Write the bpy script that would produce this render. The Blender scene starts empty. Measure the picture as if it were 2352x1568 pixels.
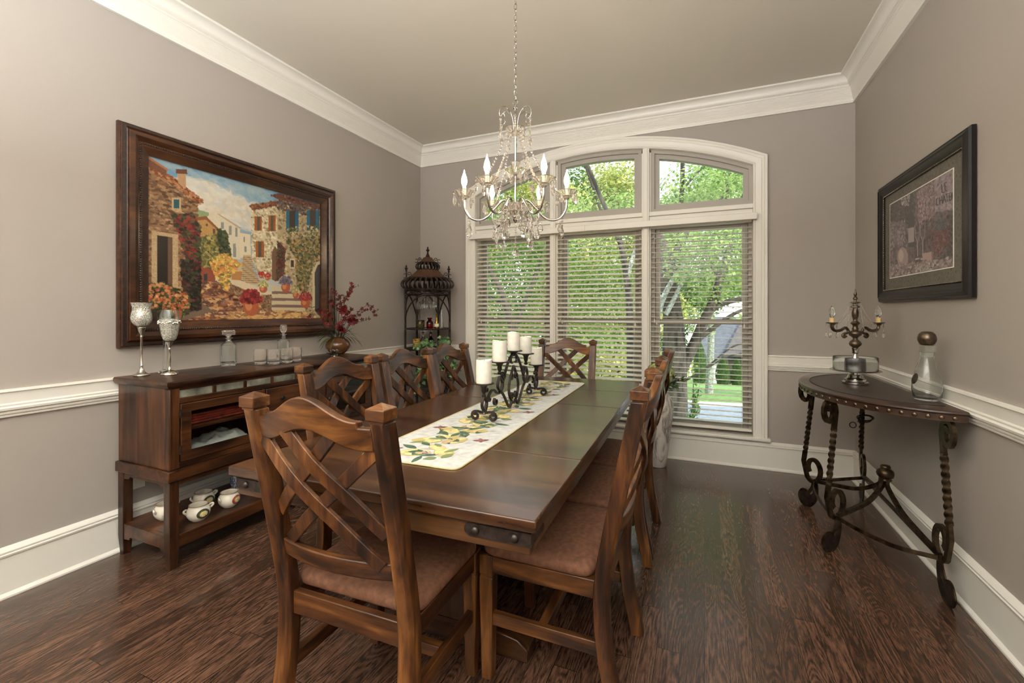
import bpy, bmesh, math, random
import numpy as np
from mathutils import Vector, Matrix, noise as mnoise

C = bpy.context.scene.collection
PI = math.pi
rad = math.radians
R = random.Random(7)

# ------------------------------------------------------------------ mesh builder
class MB:
    def __init__(s):
        s.v = []; s.f = []; s.m = []
    def add(s, vs, fs, mi=0):
        b = len(s.v)
        s.v += [tuple(p) for p in vs]
        s.f += [tuple(i + b for i in f) for f in fs]
        s.m += [mi] * len(fs)
        return s
    def box(s, x0, x1, y0, y1, z0, z1, mi=0):
        if x0 > x1: x0, x1 = x1, x0
        if y0 > y1: y0, y1 = y1, y0
        if z0 > z1: z0, z1 = z1, z0
        return s.add([(x0,y0,z0),(x1,y0,z0),(x1,y1,z0),(x0,y1,z0),(x0,y0,z1),(x1,y0,z1),(x1,y1,z1),(x0,y1,z1)],
              [(0,3,2,1),(4,5,6,7),(0,1,5,4),(1,2,6,5),(2,3,7,6),(3,0,4,7)], mi)
    def lathe(s, prof, c=(0,0,0), n=20, mi=0, rip=None, sx=1, sy=1):
        # prof: list of (r,z); closed at r=0 ends
        vs = []; fs = []; rows = []
        for k, (r, z) in enumerate(prof):
            if r < 1e-6:
                rows.append([len(vs)]); vs.append((c[0], c[1], c[2]+z))
            else:
                row = []
                for i in range(n):
                    a = 2*PI*i/n
                    rr = r * (rip(a, k) if rip else 1)
                    row.append(len(vs)); vs.append((c[0]+rr*sx*math.cos(a), c[1]+rr*sy*math.sin(a), c[2]+z))
                rows.append(row)
        for a, b in zip(rows, rows[1:]):
            if len(a) == 1 and len(b) == 1: continue
            for i in range(n):
                j = (i+1) % n
                if len(a) == 1: fs.append((a[0], b[j], b[i]))
                elif len(b) == 1: fs.append((a[i], a[j], b[0]))
                else: fs.append((a[i], a[j], b[j], b[i]))
        return s.add(vs, fs, mi)
    def tube(s, pts, r=0.01, n=8, mi=0, sec=None, twist=None, cap=True, up=None, closed=False):
        pts = [Vector(p) for p in pts]
        N = len(pts)
        rr = r if callable(r) else (lambda t: r)
        if sec is None:
            sec = [(math.cos(2*PI*i/n), math.sin(2*PI*i/n)) for i in range(n)]; scale = True
        else:
            scale = callable(r)
        n = len(sec)
        vs = []; fs = []
        prev = None
        for i, p in enumerate(pts):
            if closed: t = pts[(i+1) % N] - pts[i-1]
            elif i == 0: t = pts[1]-p
            elif i == N-1: t = p-pts[i-1]
            else: t = (pts[i+1]-p).normalized() + (p-pts[i-1]).normalized()
            if t.length < 1e-9: t = Vector((0,0,1))
            t.normalize()
            if up is not None:
                b = t.cross(Vector(up))
                if b.length < 1e-4: b = t.orthogonal()
                b.normalize(); a = b.cross(t).normalized()
            else:
                if prev is None: a = t.orthogonal().normalized()
                else:
                    a = prev - t*prev.dot(t)
                    a = a.normalized() if a.length > 1e-6 else t.orthogonal().normalized()
                prev = a.copy(); b = t.cross(a)
            tt = i/(N-1) if N > 1 else 0
            k = rr(tt) if scale else 1
            if twist:
                w = twist(tt); ca, sa = math.cos(w), math.sin(w)
                a, b = a*ca + b*sa, b*ca - a*sa
            for (u, v) in sec:
                vs.append(tuple(p + a*(u*k) + b*(v*k)))
        M = N if closed else N-1
        for i in range(M):
            for j in range(n):
                q = (j+1) % n; i2 = (i+1) % N
                fs.append((i*n+j, i*n+q, i2*n+q, i2*n+j))
        if cap and not closed:
            fs.append(tuple(range(n))[::-1]); fs.append(tuple((N-1)*n+j for j in range(n)))
        return s.add(vs, fs, mi)
    def sph(s, c, r, n=10, m=6, mi=0, sc=(1,1,1)):
        vs = [(c[0], c[1], c[2]+r*sc[2])]; fs = []
        for k in range(1, m):
            th = PI*k/m
            for i in range(n):
                a = 2*PI*i/n
                vs.append((c[0]+r*sc[0]*math.sin(th)*math.cos(a), c[1]+r*sc[1]*math.sin(th)*math.sin(a), c[2]+r*sc[2]*math.cos(th)))
        vs.append((c[0], c[1], c[2]-r*sc[2])); L = len(vs)-1
        for i in range(n):
            j = (i+1) % n
            fs.append((0, 1+i, 1+j))
            for k in range(m-2):
                a = 1+k*n; b = a+n
                fs.append((a+i, b+i, b+j, a+j))
            a = 1+(m-2)*n
            fs.append((L, a+j, a+i))
        return s.add(vs, fs, mi)
    def prism(s, poly, a0, a1, fn, mi=0):
        n = len(poly)
        vs = [fn(u, v, a0) for u, v in poly] + [fn(u, v, a1) for u, v in poly]
        fs = [tuple(range(n))[::-1], tuple(range(n, 2*n))] + [(i, (i+1) % n, n+(i+1) % n, n+i) for i in range(n)]
        return s.add(vs, fs, mi)
    def strip(s, A, B, mi=0):
        n = len(A)
        return s.add(list(A)+list(B), [(i, i+1, n+i+1, n+i) for i in range(n-1)], mi)
    def xf(s, M):
        s.v = [tuple(M @ Vector(p)) for p in s.v]; return s
    def merge(s, o, M=None, mo=0):
        b = len(s.v)
        s.v += [tuple(M @ Vector(p)) for p in o.v] if M else o.v
        s.f += [tuple(i+b for i in f) for f in o.f]
        s.m += [k+mo for k in o.m]
        return s
    def build(s, name, mats, parent=None, loc=(0,0,0), rot=(0,0,0), smooth=35, bevel=0, seg=2, org=(0,0,0), recalc=True, label=None):
        if not isinstance(mats, (list, tuple)): mats = [mats]
        me = bpy.data.meshes.new(name)
        o3 = Vector(org)
        me.from_pydata([tuple(Vector(p)-o3) for p in s.v] if o3.length else s.v, [], s.f)
        for m in mats: me.materials.append(m)
        me.polygons.foreach_set('material_index', s.m)
        if recalc:
            bm = bmesh.new(); bm.from_mesh(me)
            bmesh.ops.remove_doubles(bm, verts=bm.verts, dist=1e-6)
            bmesh.ops.recalc_face_normals(bm, faces=bm.faces)
            bm.to_mesh(me); bm.free()
        if smooth:
            me.polygons.foreach_set('use_smooth', [True]*len(me.polygons))
            me.set_sharp_from_angle(angle=rad(smooth))
        me.update()
        o = bpy.data.objects.new(name, me); C.objects.link(o)
        if parent: o.parent = parent
        o.location = loc; o.rotation_euler = rot
        if bevel:
            b = o.modifiers.new('bevel', 'BEVEL'); b.width = bevel; b.segments = seg; b.limit_method = 'ANGLE'; b.angle_limit = rad(40)
            b.harden_normals = False
        if label: o['label'] = label
        return o

def tag(o, label, cat, group=None, kind=None):
    o['label'] = label; o['category'] = cat
    if group: o['group'] = group
    if kind: o['kind'] = kind
    return o
def thing(name, label, cat, loc=(0,0,0), rotz=0, group=None):
    o = bpy.data.objects.new(name, None); C.objects.link(o)
    o.empty_display_size = .05
    o.location = loc; o.rotation_euler = (0,0,rotz)
    return tag(o, label, cat, group)
def struct(o, label=None, cat=None):
    o['kind'] = 'structure'
    if label: o['label'] = label
    if cat: o['category'] = cat
    return o
def dup(root, loc, rotz, label):
    r = root.copy(); C.objects.link(r); r.location = loc; r.rotation_euler = (0,0,rotz); r['label'] = label
    for ch in root.children:
        c = ch.copy(); C.objects.link(c); c.parent = r
        for g in ch.children:
            d = g.copy(); C.objects.link(d); d.parent = c
    return r
def cr(pts, n=8):
    # Catmull-Rom through points
    P = [Vector(p) for p in pts]; out = []
    for i in range(len(P)-1):
        p0 = P[i-1] if i else P[0]*2-P[1]; p1 = P[i]; p2 = P[i+1]; p3 = P[i+2] if i+2 < len(P) else P[-1]*2-P[-2]
        for k in range(n):
            t = k/n
            out.append(.5*((2*p1)+(p2-p0)*t+(2*p0-5*p1+4*p2-p3)*t*t+(3*p1-p0-3*p2+p3)*t**3))
    out.append(P[-1]); return out
def spiral(cx, cz, r0, r1, a0, a1, n=24, sx=1, sz=1):
    return [(cx+sx*(r0+(r1-r0)*i/n)*math.cos(rad(a0+(a1-a0)*i/n)), cz+sz*(r0+(r1-r0)*i/n)*math.sin(rad(a0+(a1-a0)*i/n))) for i in range(n+1)]
def rect(w, h): return [(-w/2,-h/2),(w/2,-h/2),(w/2,h/2),(-w/2,h/2)]

# ------------------------------------------------------------------ materials
def lin(c):
    return tuple((x/12.92 if x <= .04045 else ((x+.055)/1.055)**2.4) for x in [v/255 for v in c])
def nm(name):
    m = bpy.data.materials.new(name); m.use_nodes = True
    nt = m.node_tree; nt.nodes.clear()
    out = nt.nodes.new('ShaderNodeOutputMaterial'); bs = nt.nodes.new('ShaderNodeBsdfPrincipled')
    nt.links.new(bs.outputs[0], out.inputs[0])
    return m, nt, bs, out
def node(nt, t, **kw):
    n = nt.nodes.new(t)
    for k, v in kw.items():
        if k.startswith('i_'): n.inputs[k[2:].replace('_', ' ')].default_value = v
        else: setattr(n, k, v)
    return n
def ramp(nt, fac, stops):
    r = nt.nodes.new('ShaderNodeValToRGB'); e = r.color_ramp.elements
    while len(e) < len(stops): e.new(.5)
    for k, (p, c) in enumerate(stops):
        e[k].position = p; e[k].color = (*lin(c), 1)
    nt.links.new(fac, r.inputs[0]); return r
def plain(name, col, rough=.5, metal=0, spec=.5, coat=0, var=0, vs=30, bump=0, bs=200, stretch=(1,1,1)):
    m, nt, b, out = nm(name)
    b.inputs['Base Color'].default_value = (*lin(col), 1); b.inputs['Roughness'].default_value = rough
    b.inputs['Metallic'].default_value = metal; b.inputs['Specular IOR Level'].default_value = spec
    b.inputs['Coat Weight'].default_value = coat; b.inputs['Coat Roughness'].default_value = .15
    tc = node(nt, 'ShaderNodeTexCoord')
    mp = node(nt, 'ShaderNodeMapping'); mp.inputs['Scale'].default_value = stretch
    nt.links.new(tc.outputs['Object'], mp.inputs[0])
    if var:
        n = node(nt, 'ShaderNodeTexNoise', i_Scale=vs, i_Detail=5.0)
        nt.links.new(mp.outputs[0], n.inputs['Vector'])
        lo = tuple(max(0, c*(1-var)) for c in col); hi = tuple(min(255, c*(1+var)) for c in col)
        r = ramp(nt, n.outputs[0], [(.3, lo), (.7, hi)])
        nt.links.new(r.outputs[0], b.inputs['Base Color'])
    if bump:
        n2 = node(nt, 'ShaderNodeTexNoise', i_Scale=bs, i_Detail=4.0)
        nt.links.new(mp.outputs[0], n2.inputs['Vector'])
        bp = node(nt, 'ShaderNodeBump', i_Strength=bump, i_Distance=.002)
        nt.links.new(n2.outputs[0], bp.inputs['Height']); nt.links.new(bp.outputs[0], b.inputs['Normal'])
    return m
def wood(name, stops, axis='z', rough=.36, grain=26, blot=5, coat=.08, var=.12):
    m, nt, b, out = nm(name)
    tc = node(nt, 'ShaderNodeTexCoord'); oi = node(nt, 'ShaderNodeObjectInfo')
    mp = node(nt, 'ShaderNodeMapping')
    s = [1,1,1]; s['xyz'.index(axis)] = .09
    mp.inputs['Scale'].default_value = s
    rv = node(nt, 'ShaderNodeVectorMath', operation='SCALE'); rv.inputs['Scale'].default_value = 7.3
    cx = node(nt, 'ShaderNodeCombineXYZ')
    for k in range(3): nt.links.new(oi.outputs['Random'], cx.inputs[k])
    nt.links.new(cx.outputs[0], rv.inputs[0])
    ad = node(nt, 'ShaderNodeVectorMath', operation='ADD')
    nt.links.new(tc.outputs['Object'], ad.inputs[0]); nt.links.new(rv.outputs[0], ad.inputs[1])
    nt.links.new(ad.outputs[0], mp.inputs[0])
    g = node(nt, 'ShaderNodeTexNoise', i_Scale=float(grain), i_Detail=7.0, i_Roughness=.62, i_Distortion=.6)
    nt.links.new(mp.outputs[0], g.inputs['Vector'])
    bl = node(nt, 'ShaderNodeTexNoise', i_Scale=float(blot), i_Detail=4.0, i_Roughness=.6)
    mp2 = node(nt, 'ShaderNodeMapping'); s2 = [1,1,1]; s2['xyz'.index(axis)] = .45; mp2.inputs['Scale'].default_value = s2
    nt.links.new(ad.outputs[0], mp2.inputs[0]); nt.links.new(mp2.outputs[0], bl.inputs['Vector'])
    mx = node(nt, 'ShaderNodeMath', operation='MULTIPLY_ADD'); mx.inputs[1].default_value = .55
    nt.links.new(g.outputs[0], mx.inputs[0])
    m2 = node(nt, 'ShaderNodeMath', operation='MULTIPLY'); m2.inputs[1].default_value = .45
    nt.links.new(bl.outputs[0], m2.inputs[0]); nt.links.new(m2.outputs[0], mx.inputs[2])
    r = ramp(nt, mx.outputs[0], stops)
    nt.links.new(r.outputs[0], b.inputs['Base Color'])
    b.inputs['Roughness'].default_value = rough; b.inputs['Specular IOR Level'].default_value = .42; b.inputs['Coat Weight'].default_value = coat; b.inputs['Coat Roughness'].default_value = .2
    bp = node(nt, 'ShaderNodeBump', i_Strength=.12, i_Distance=.002)
    nt.links.new(g.outputs[0], bp.inputs['Height']); nt.links.new(bp.outputs[0], b.inputs['Normal'])
    return m
def glass(name, col=(255,255,255), rough=0, ior=1.5, tw=1):
    m, nt, b, out = nm(name)
    b.inputs['Base Color'].default_value = (*lin(col), 1); b.inputs['Transmission Weight'].default_value = 1
    b.inputs['Roughness'].default_value = rough; b.inputs['IOR'].default_value = ior; b.inputs['Transmission Weight'].default_value = tw
    return m
def pane_mat(name, tint=(250,252,250)):
    # thin clear sheet: straight-through light plus a Fresnel reflection
    m, nt, b, out = nm(name); nt.nodes.remove(b)
    t = node(nt, 'ShaderNodeBsdfTransparent'); t.inputs[0].default_value = (*lin(tint), 1)
    g = node(nt, 'ShaderNodeBsdfGlossy'); g.inputs['Roughness'].default_value = .02
    f = node(nt, 'ShaderNodeFresnel', i_IOR=1.45)
    mx = node(nt, 'ShaderNodeMixShader')
    nt.links.new(f.outputs[0], mx.inputs[0]); nt.links.new(t.outputs[0], mx.inputs[1]); nt.links.new(g.outputs[0], mx.inputs[2])
    nt.links.new(mx.outputs[0], out.inputs[0]); return m
def emit(name, col, s):
    m, nt, b, out = nm(name)
    b.inputs['Base Color'].default_value = (*lin(col), 1)
    b.inputs['Emission Color'].default_value = (*lin(col), 1); b.inputs['Emission Strength'].default_value = s
    return m
def leafmat(name, cols, trans=.45, rough=.5):
    m, nt, b, out = nm(name)
    ge = node(nt, 'ShaderNodeNewGeometry'); tc = node(nt, 'ShaderNodeTexCoord')
    n = node(nt, 'ShaderNodeTexNoise', i_Scale=1.3, i_Detail=2.0); nt.links.new(tc.outputs['Object'], n.inputs['Vector'])
    ma = node(nt, 'ShaderNodeMath', operation='MULTIPLY_ADD'); ma.inputs[1].default_value = .5
    nt.links.new(ge.outputs['Random Per Island'], ma.inputs[0])
    m2 = node(nt, 'ShaderNodeMath', operation='MULTIPLY'); m2.inputs[1].default_value = .5
    nt.links.new(n.outputs[0], m2.inputs[0]); nt.links.new(m2.outputs[0], ma.inputs[2])
    k = len(cols)
    r = ramp(nt, ma.outputs[0], [(.15+.7*i/(k-1), c) for i, c in enumerate(cols)])
    d = node(nt, 'ShaderNodeBsdfTranslucent')
    mx = node(nt, 'ShaderNodeMixShader'); mx.inputs[0].default_value = trans
    nt.links.new(r.outputs[0], b.inputs['Base Color']); nt.links.new(r.outputs[0], d.inputs[0])
    b.inputs['Roughness'].default_value = rough; b.inputs['Specular IOR Level'].default_value = .3
    nt.links.new(b.outputs[0], mx.inputs[1]); nt.links.new(d.outputs[0], mx.inputs[2]); nt.links.new(mx.outputs[0], out.inputs[0])
    return m

WALLC = (173,165,157)
M = {}
M['wall'] = plain('greige_paint', WALLC, .62, bump=.08, bs=260, spec=.25)
M['ceil'] = plain('ceiling_paint', (222,216,203), .7, bump=.05, bs=200, spec=.2)
M['trim'] = plain('white_trim', (236,233,224), .35, spec=.4)
M['sash'] = plain('taupe_sash', (174,168,158), .45)
M['slat'] = plain('slat_white', (238,232,220), .45)
M['cord'] = plain('blind_cord', (222,214,200), .7)
M['pane'] = pane_mat('window_pane')
CH = [(.37,(20,11,7)),(.45,(54,30,16)),(.53,(92,55,26)),(.64,(140,92,46))]
for a in 'xyz': M['chair_'+a] = wood('chair_wood_'+a, CH, a)
TB = [(.33,(28,17,10)),(.45,(62,37,21)),(.58,(86,57,34)),(.72,(108,77,47))]
for a in 'xyz': M['table_'+a] = wood('table_wood_'+a, TB, a, rough=.23, coat=.25, blot=3.5)
SB = [(.34,(20,11,7)),(.44,(48,27,15)),(.56,(82,48,26)),(.70,(116,72,40))]
for a in 'xyz': M['side_'+a] = wood('sideboard_wood_'+a, SB, a, rough=.33)
M['suede'] = plain('brown_suede', (122,84,64), .75, var=.12, vs=60, bump=.35, bs=420, spec=.3)
M['dark_metal'] = plain('dark_metal', (70,62,58), .45, .8, var=.25, vs=60, bump=.2, bs=150)
M['iron'] = plain('bronzed_iron', (64,53,40), .38, .85, var=.6, vs=26, bump=.15, bs=120)
M['iron_dark'] = plain('dark_iron', (58,50,46), .5, .7, var=.3, vs=40)
M['chrome'] = plain('chrome', (214,212,208), .08, 1)
M['nickel'] = plain('antique_silver', (200,194,182), .18, 1, var=.12, vs=60)
M['mercury'] = plain('mercury_glass', (196,192,168), .16, .45, var=.45, vs=170, bump=.5, bs=180)
M['crystal'] = glass('crystal', (255,250,244), 0, 1.5, .93)
M['glassware'] = glass('clear_glass', (250,253,252), 0, 1.45, .985)
M['candle'] = plain('ivory_wax', (240,236,224), .6, var=.03, vs=40)
M['candle'].node_tree.nodes['Principled BSDF'].inputs['Subsurface Weight'].default_value = .25
M['candle'].node_tree.nodes['Principled BSDF'].inputs['Subsurface Radius'].default_value = (.02,.015,.01)
M['black_frame'] = plain('black_frame', (22,18,17), .35, spec=.3, coat=0)
M['black'] = plain('black_rubber', (22,20,20), .5)

# ------------------------------------------------------------------ room shell
XL, XR, YW, ZC = -2.872, 1.05, 4.15, 3.05
YB = -2.2      # rear end of the floor, behind the camera

def floor_mat():
    m, nt, b, out = nm('oak_floor')
    tc = node(nt, 'ShaderNodeTexCoord'); sp = node(nt, 'ShaderNodeSeparateXYZ'); nt.links.new(tc.outputs['Object'], sp.inputs[0])
    def math_(op, a, bb=None, c=None):
        n = node(nt, 'ShaderNodeMath', operation=op)
        for k, x in enumerate((a, bb, c)):
            if x is None: continue
            if isinstance(x, (int, float)): n.inputs[k].default_value = x
            else: nt.links.new(x, n.inputs[k])
        return n.outputs[0]
    px = math_('MULTIPLY', sp.outputs['X'], 1/.083); row = math_('FLOOR', px); fx = math_('FRACT', px)
    w1 = node(nt, 'ShaderNodeTexWhiteNoise', noise_dimensions='1D'); nt.links.new(row, w1.inputs['W'])
    py = math_('MULTIPLY_ADD', sp.outputs['Y'], 1/1.1, math_('MULTIPLY', w1.outputs[0], 5.0)); col = math_('FLOOR', py); fy = math_('FRACT', py)
    idx = math_('MULTIPLY_ADD', row, 17.31, math_('MULTIPLY', col, 3.77))
    w2 = node(nt, 'ShaderNodeTexWhiteNoise', noise_dimensions='1D'); nt.links.new(idx, w2.inputs['W'])
    rnd = w2.outputs[0]
    cb = node(nt, 'ShaderNodeCombineXYZ')
    nt.links.new(math_('MULTIPLY_ADD', rnd, 31.0, math_('MULTIPLY', sp.outputs['X'], 1.0)), cb.inputs[0])
    nt.links.new(math_('MULTIPLY', sp.outputs['Y'], .11), cb.inputs[1]); nt.links.new(math_('MULTIPLY', rnd, 11.0), cb.inputs[2])
    warp = node(nt, 'ShaderNodeTexNoise', i_Scale=9.0, i_Detail=2.0, i_Distortion=.8); nt.links.new(cb.outputs[0], warp.inputs['Vector'])
    rings = math_('FRACT', math_('MULTIPLY', warp.outputs[0], 24.0))
    rr = math_('ABSOLUTE', math_('SUBTRACT', rings, .5))
    fine = node(nt, 'ShaderNodeTexNoise', i_Scale=170.0, i_Detail=4.0, i_Roughness=.7); nt.links.new(cb.outputs[0], fine.inputs['Vector'])
    g = math_('MULTIPLY_ADD', rr, .42, math_('MULTIPLY', fine.outputs[0], .80))
    r = ramp(nt, g, [(.26,(26,17,13)),(.40,(48,33,25)),(.52,(70,49,38)),(.70,(94,68,53))])
    hsv = node(nt, 'ShaderNodeHueSaturation'); nt.links.new(r.outputs[0], hsv.inputs['Color'])
    nt.links.new(math_('MULTIPLY_ADD', rnd, .9, 1.0), hsv.inputs['Value'])
    # gaps
    ex = math_('MINIMUM', fx, math_('SUBTRACT', 1.0, fx)); ey = math_('MINIMUM', fy, math_('SUBTRACT', 1.0, fy))
    gap = math_('MINIMUM', math_('MULTIPLY', ex, 1.0), math_('MULTIPLY', ey, 13.0))
    gm = math_('GREATER_THAN', gap, .014)
    mix = node(nt, 'ShaderNodeMix', data_type='RGBA'); nt.links.new(gm, mix.inputs[0])
    mix.inputs[6].default_value = (.006,.004,.003,1); nt.links.new(hsv.outputs[0], mix.inputs[7])
    nt.links.new(mix.outputs[2], b.inputs['Base Color'])
    b.inputs['Roughness'].default_value = .26; b.inputs['Coat Weight'].default_value = .35; b.inputs['Coat Roughness'].default_value = .12
    bp = node(nt, 'ShaderNodeBump', i_Strength=.10, i_Distance=.002); nt.links.new(g, bp.inputs['Height']); nt.links.new(bp.outputs[0], b.inputs['Normal'])
    return m
M['floor'] = floor_mat()
struct(MB().box(XL-.2, XR+.2, YB, YW+.15, -.06, 0).build('floor', M['floor'], smooth=0))
struct(MB().box(XL-.2, XR+.2, YB, YW+.15, ZC, ZC+.08).build('ceiling', M['ceil'], smooth=0))
struct(MB().box(XL-.15, XL, YB, YW+.15, 0, ZC).build('wall_left', M['wall'], smooth=0))
struct(MB().box(XR, XR+.15, YB, YW+.15, 0, ZC).build('wall_right', M['wall'], smooth=0))

struct(MB().box(XL-.15, XR+.15, YB-.15, YB, 0, ZC).build('wall_front', M['wall'], smooth=0))
XA, XB, ZS = -2.187, .366, .262      # window opening
XM = (XA+XB)/2
def arc(x, off=0):                    # underside of the arched opening (radius 3.02 + off)
    r = 3.02+off
    return 2.752-3.02+math.sqrt(max(0, r*r-(x-XM)**2))
m = MB(); Y0, Y1 = YW, YW+.15
def wquad(x0, x1, z0a, z0b, z1):
    m.add([(x0,Y0,z0a),(x1,Y0,z0b),(x1,Y0,z1),(x0,Y0,z1),(x0,Y1,z0a),(x1,Y1,z0b),(x1,Y1,z1),(x0,Y1,z1)],
          [(0,1,2,3),(5,4,7,6),(0,4,5,1),(3,2,6,7)])
wquad(XL, XA, 0, 0, ZC); wquad(XB, XR, 0, 0, ZC)
m.add([(XA,Y0,0),(XB,Y0,0),(XB,Y0,ZS),(XA,Y0,ZS),(XA,Y1,0),(XB,Y1,0),(XB,Y1,ZS),(XA,Y1,ZS)], [(0,1,2,3),(5,4,7,6),(3,2,6,7)])
NA = 28
for i in range(NA):
    xa = XA+(XB-XA)*i/NA; xb = XA+(XB-XA)*(i+1)/NA
    wquad(xa, xb, arc(xa), arc(xb), ZC)
for x in (XA, XB): m.add([(x,Y0,ZS),(x,Y1,ZS),(x,Y1,arc(x)),(x,Y0,arc(x))], [(0,1,2,3)])
struct(m.build('wall_back', M['wall'], smooth=0))

def sweep(prof, side):
    # prof [(offset from wall, z)], side: 'L','B','R' with mitred corners
    A = []; B = []
    for o, z in prof:
        if side == 'L': A.append((XL+o, YB, z)); B.append((XL+o, YW-o, z))
        if side == 'R': A.append((XR-o, YB, z)); B.append((XR-o, YW-o, z))
        if side == 'B': A.append((XL+o, YW-o, z)); B.append((XR-o, YW-o, z))
    return MB().strip(A, B)
CROWN = [(0,2.85),(.020,2.85),(.022,2.862),(.016,2.868),(.018,2.874)]
for i in range(9):
    z = 2.878+i*.009; o = .020+i*.0024
    CROWN += [(o,z),(o+.0028,z+.0035),(o+.0012,z+.007)]
CROWN += [(.044,2.962),(.052,2.966),(.054,2.972),(.048,2.977),(.056,2.980),(.064,2.988),(.062,2.995)]
CROWN += [(.064+.046*(1-math.cos(t*PI/2/6)), 2.995+.04*math.sin(t*PI/2/6)) for t in range(7)]
CROWN += [(.116,3.037),(.119,3.043),(.117,3.05)]
for n, sd in ((1,'L'),(2,'B'),(3,'R')): struct(sweep(CROWN, sd).build('trim_%d' % n, M['trim'], smooth=30))
BASE = [(.030,0),(.030,.008),(.024,.017),(.017,.021),(.016,.178),(.022,.182),(.024,.190),(.020,.194),(.022,.203),(.016,.212),(.010,.218),(.004,.222),(0,.222)]
for n, sd in (('left','L'),('back','B'),('right','R')): struct(sweep(BASE, sd).build('baseboard_'+n, M['trim'], smooth=30))
RAIL = [(0,.800),(.012,.800),(.014,.806),(.009,.811),(.019,.815),(.021,.822),(.014,.827),(.027,.832),(.029,.842),(.020,.848),(.022,.856),(.014,.862),(.016,.909),(.024,.914),(.022,.922),(0,.924)]
for n, sd in ((4,'L'),(5,'R')): struct(sweep(RAIL, sd).build('trim_%d' % n, M['trim'], smooth=30))
m = MB().strip([(XL+o, YW-o, z) for o, z in RAIL], [(XA-.1, YW-o, z) for o, z in RAIL])
m.strip([(XB+.1, YW-o, z) for o, z in RAIL], [(XR-o, YW-o, z) for o, z in RAIL])
struct(m.build('trim_6', M['trim'], smooth=30))

# window casing
inner = [(XA, ZS-.02), (XA, arc(XA))]; outer = [(XA-.1, ZS-.02), (XA-.1, arc(XA-.1, .1))]
for i in range(1, 40):
    x = XA+(XB-XA)*i/40; inner.append((x, arc(x)))
    dx, dz = x-XM, arc(x)-(2.752-3.02); L = math.hypot(dx, dz)
    outer.append((x+.1*dx/L, arc(x)+.1*dz/L))
inner += [(XB, arc(XB)), (XB, ZS-.02)]; outer += [(XB+.1, arc(XB+.1, .1)), (XB+.1, ZS-.02)]
CAS = [(-.02,-.09),(-.02,.018),(0,.020),(.10,.027),(.14,.022),(.20,.026),(.42,.031),(.55,.034),(.60,.029),(.66,.034),(.74,.036),(.78,.031),(.84,.038),(.97,.038),(1,.034),(1,0)]
m = MB()
for (t0, d0), (t1, d1) in zip(CAS, CAS[1:]):
    P = lambda t, d: [(a[0]+(b[0]-a[0])*t, YW-d, a[1]+(b[1]-a[1])*t) for a, b in zip(inner, outer)]
    m.strip(P(t0, d0), P(t1, d1))
struct(m.build('trim_7', M['trim'], smooth=30))
# stool / apron, mullions and transom bar
m = MB().box(XA-.122, XB+.122, YW-.055, YW+.11, ZS-.032, ZS-.006)
m.box(XA-.115, XB+.115, YW-.030, YW, ZS-.046, ZS-.032)
struct(m.build('trim_8', M['trim'], bevel=.007, seg=3))
MU = [(-1.3725, -1.3175), (-.507, -.451)]
m = MB()
for a, b in MU:
    x = (a+b)/2
    m.box(a, b, YW-.012, YW+.12, ZS-.005, arc(x))
    m.box(a-.012, a, YW+.02, YW+.12, ZS-.005, arc(x)-.03); m.box(b, b+.012, YW+.02, YW+.12, ZS-.005, arc(x)-.03)
    m.box(a+.012, b-.012, YW-.022, YW-.012, ZS-.005, arc(x))
struct(m.build('trim_9', M['trim'], bevel=.002))
m = MB()
edges = [XA, MU[0][0], MU[0][1], MU[1][0], MU[1][1], XB]
for a, b in ((0,1),(2,3),(4,5)):
    m.box(edges[a], edges[b], YW-.010, YW+.12, 2.118, 2.155); m.box(edges[a], edges[b], YW+.012, YW+.12, 2.06, 2.118)
struct(m.build('trim_10', M['trim'], bevel=.003))

# windows: three sash units below, three arched lights above
def sashframe(mb, x0, x1, z0, z1, y0, y1, w):
    mb.box(x0, x0+w, y0, y1, z0, z1); mb.box(x1-w, x1, y0, y1, z0, z1)
    mb.box(x0+w, x1-w, y0, y1, z0, z0+w); mb.box(x0+w, x1-w, y0, y1, z1-w, z1)
k = 0
for a, b in ((0,1),(2,3),(4,5)):
    k += 1
    x0, x1 = edges[a]+(.012 if a else 0), edges[b]-(.012 if b < 5 else 0)
    j = MB(); sashframe(j, x0, x1, ZS-.006, 2.06, YW+.07, YW+.15, .030)
    fr = struct(j.build('window_%d' % k, M['sash'], bevel=.002))
    s1 = MB(); sashframe(s1, x0+.03, x1-.03, 1.165, 2.03, YW+.115, YW+.145, .040); s1.build('upper_sash', M['sash'], fr, bevel=.003)
    s2 = MB(); sashframe(s2, x0+.03, x1-.03, ZS+.024, 1.203, YW+.080, YW+.112, .040); s2.build('lower_sash', M['sash'], fr, bevel=.003)
    MB().box(x0+.06, x1-.06, YW+.128, YW+.131, 1.20, 2.0).build('pane', M['pane'], fr, smooth=0)
    MB().box(x0+.06, x1-.06, YW+.094, YW+.097, ZS+.05, 1.17).build('pane', M['pane'], fr, smooth=0)
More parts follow.
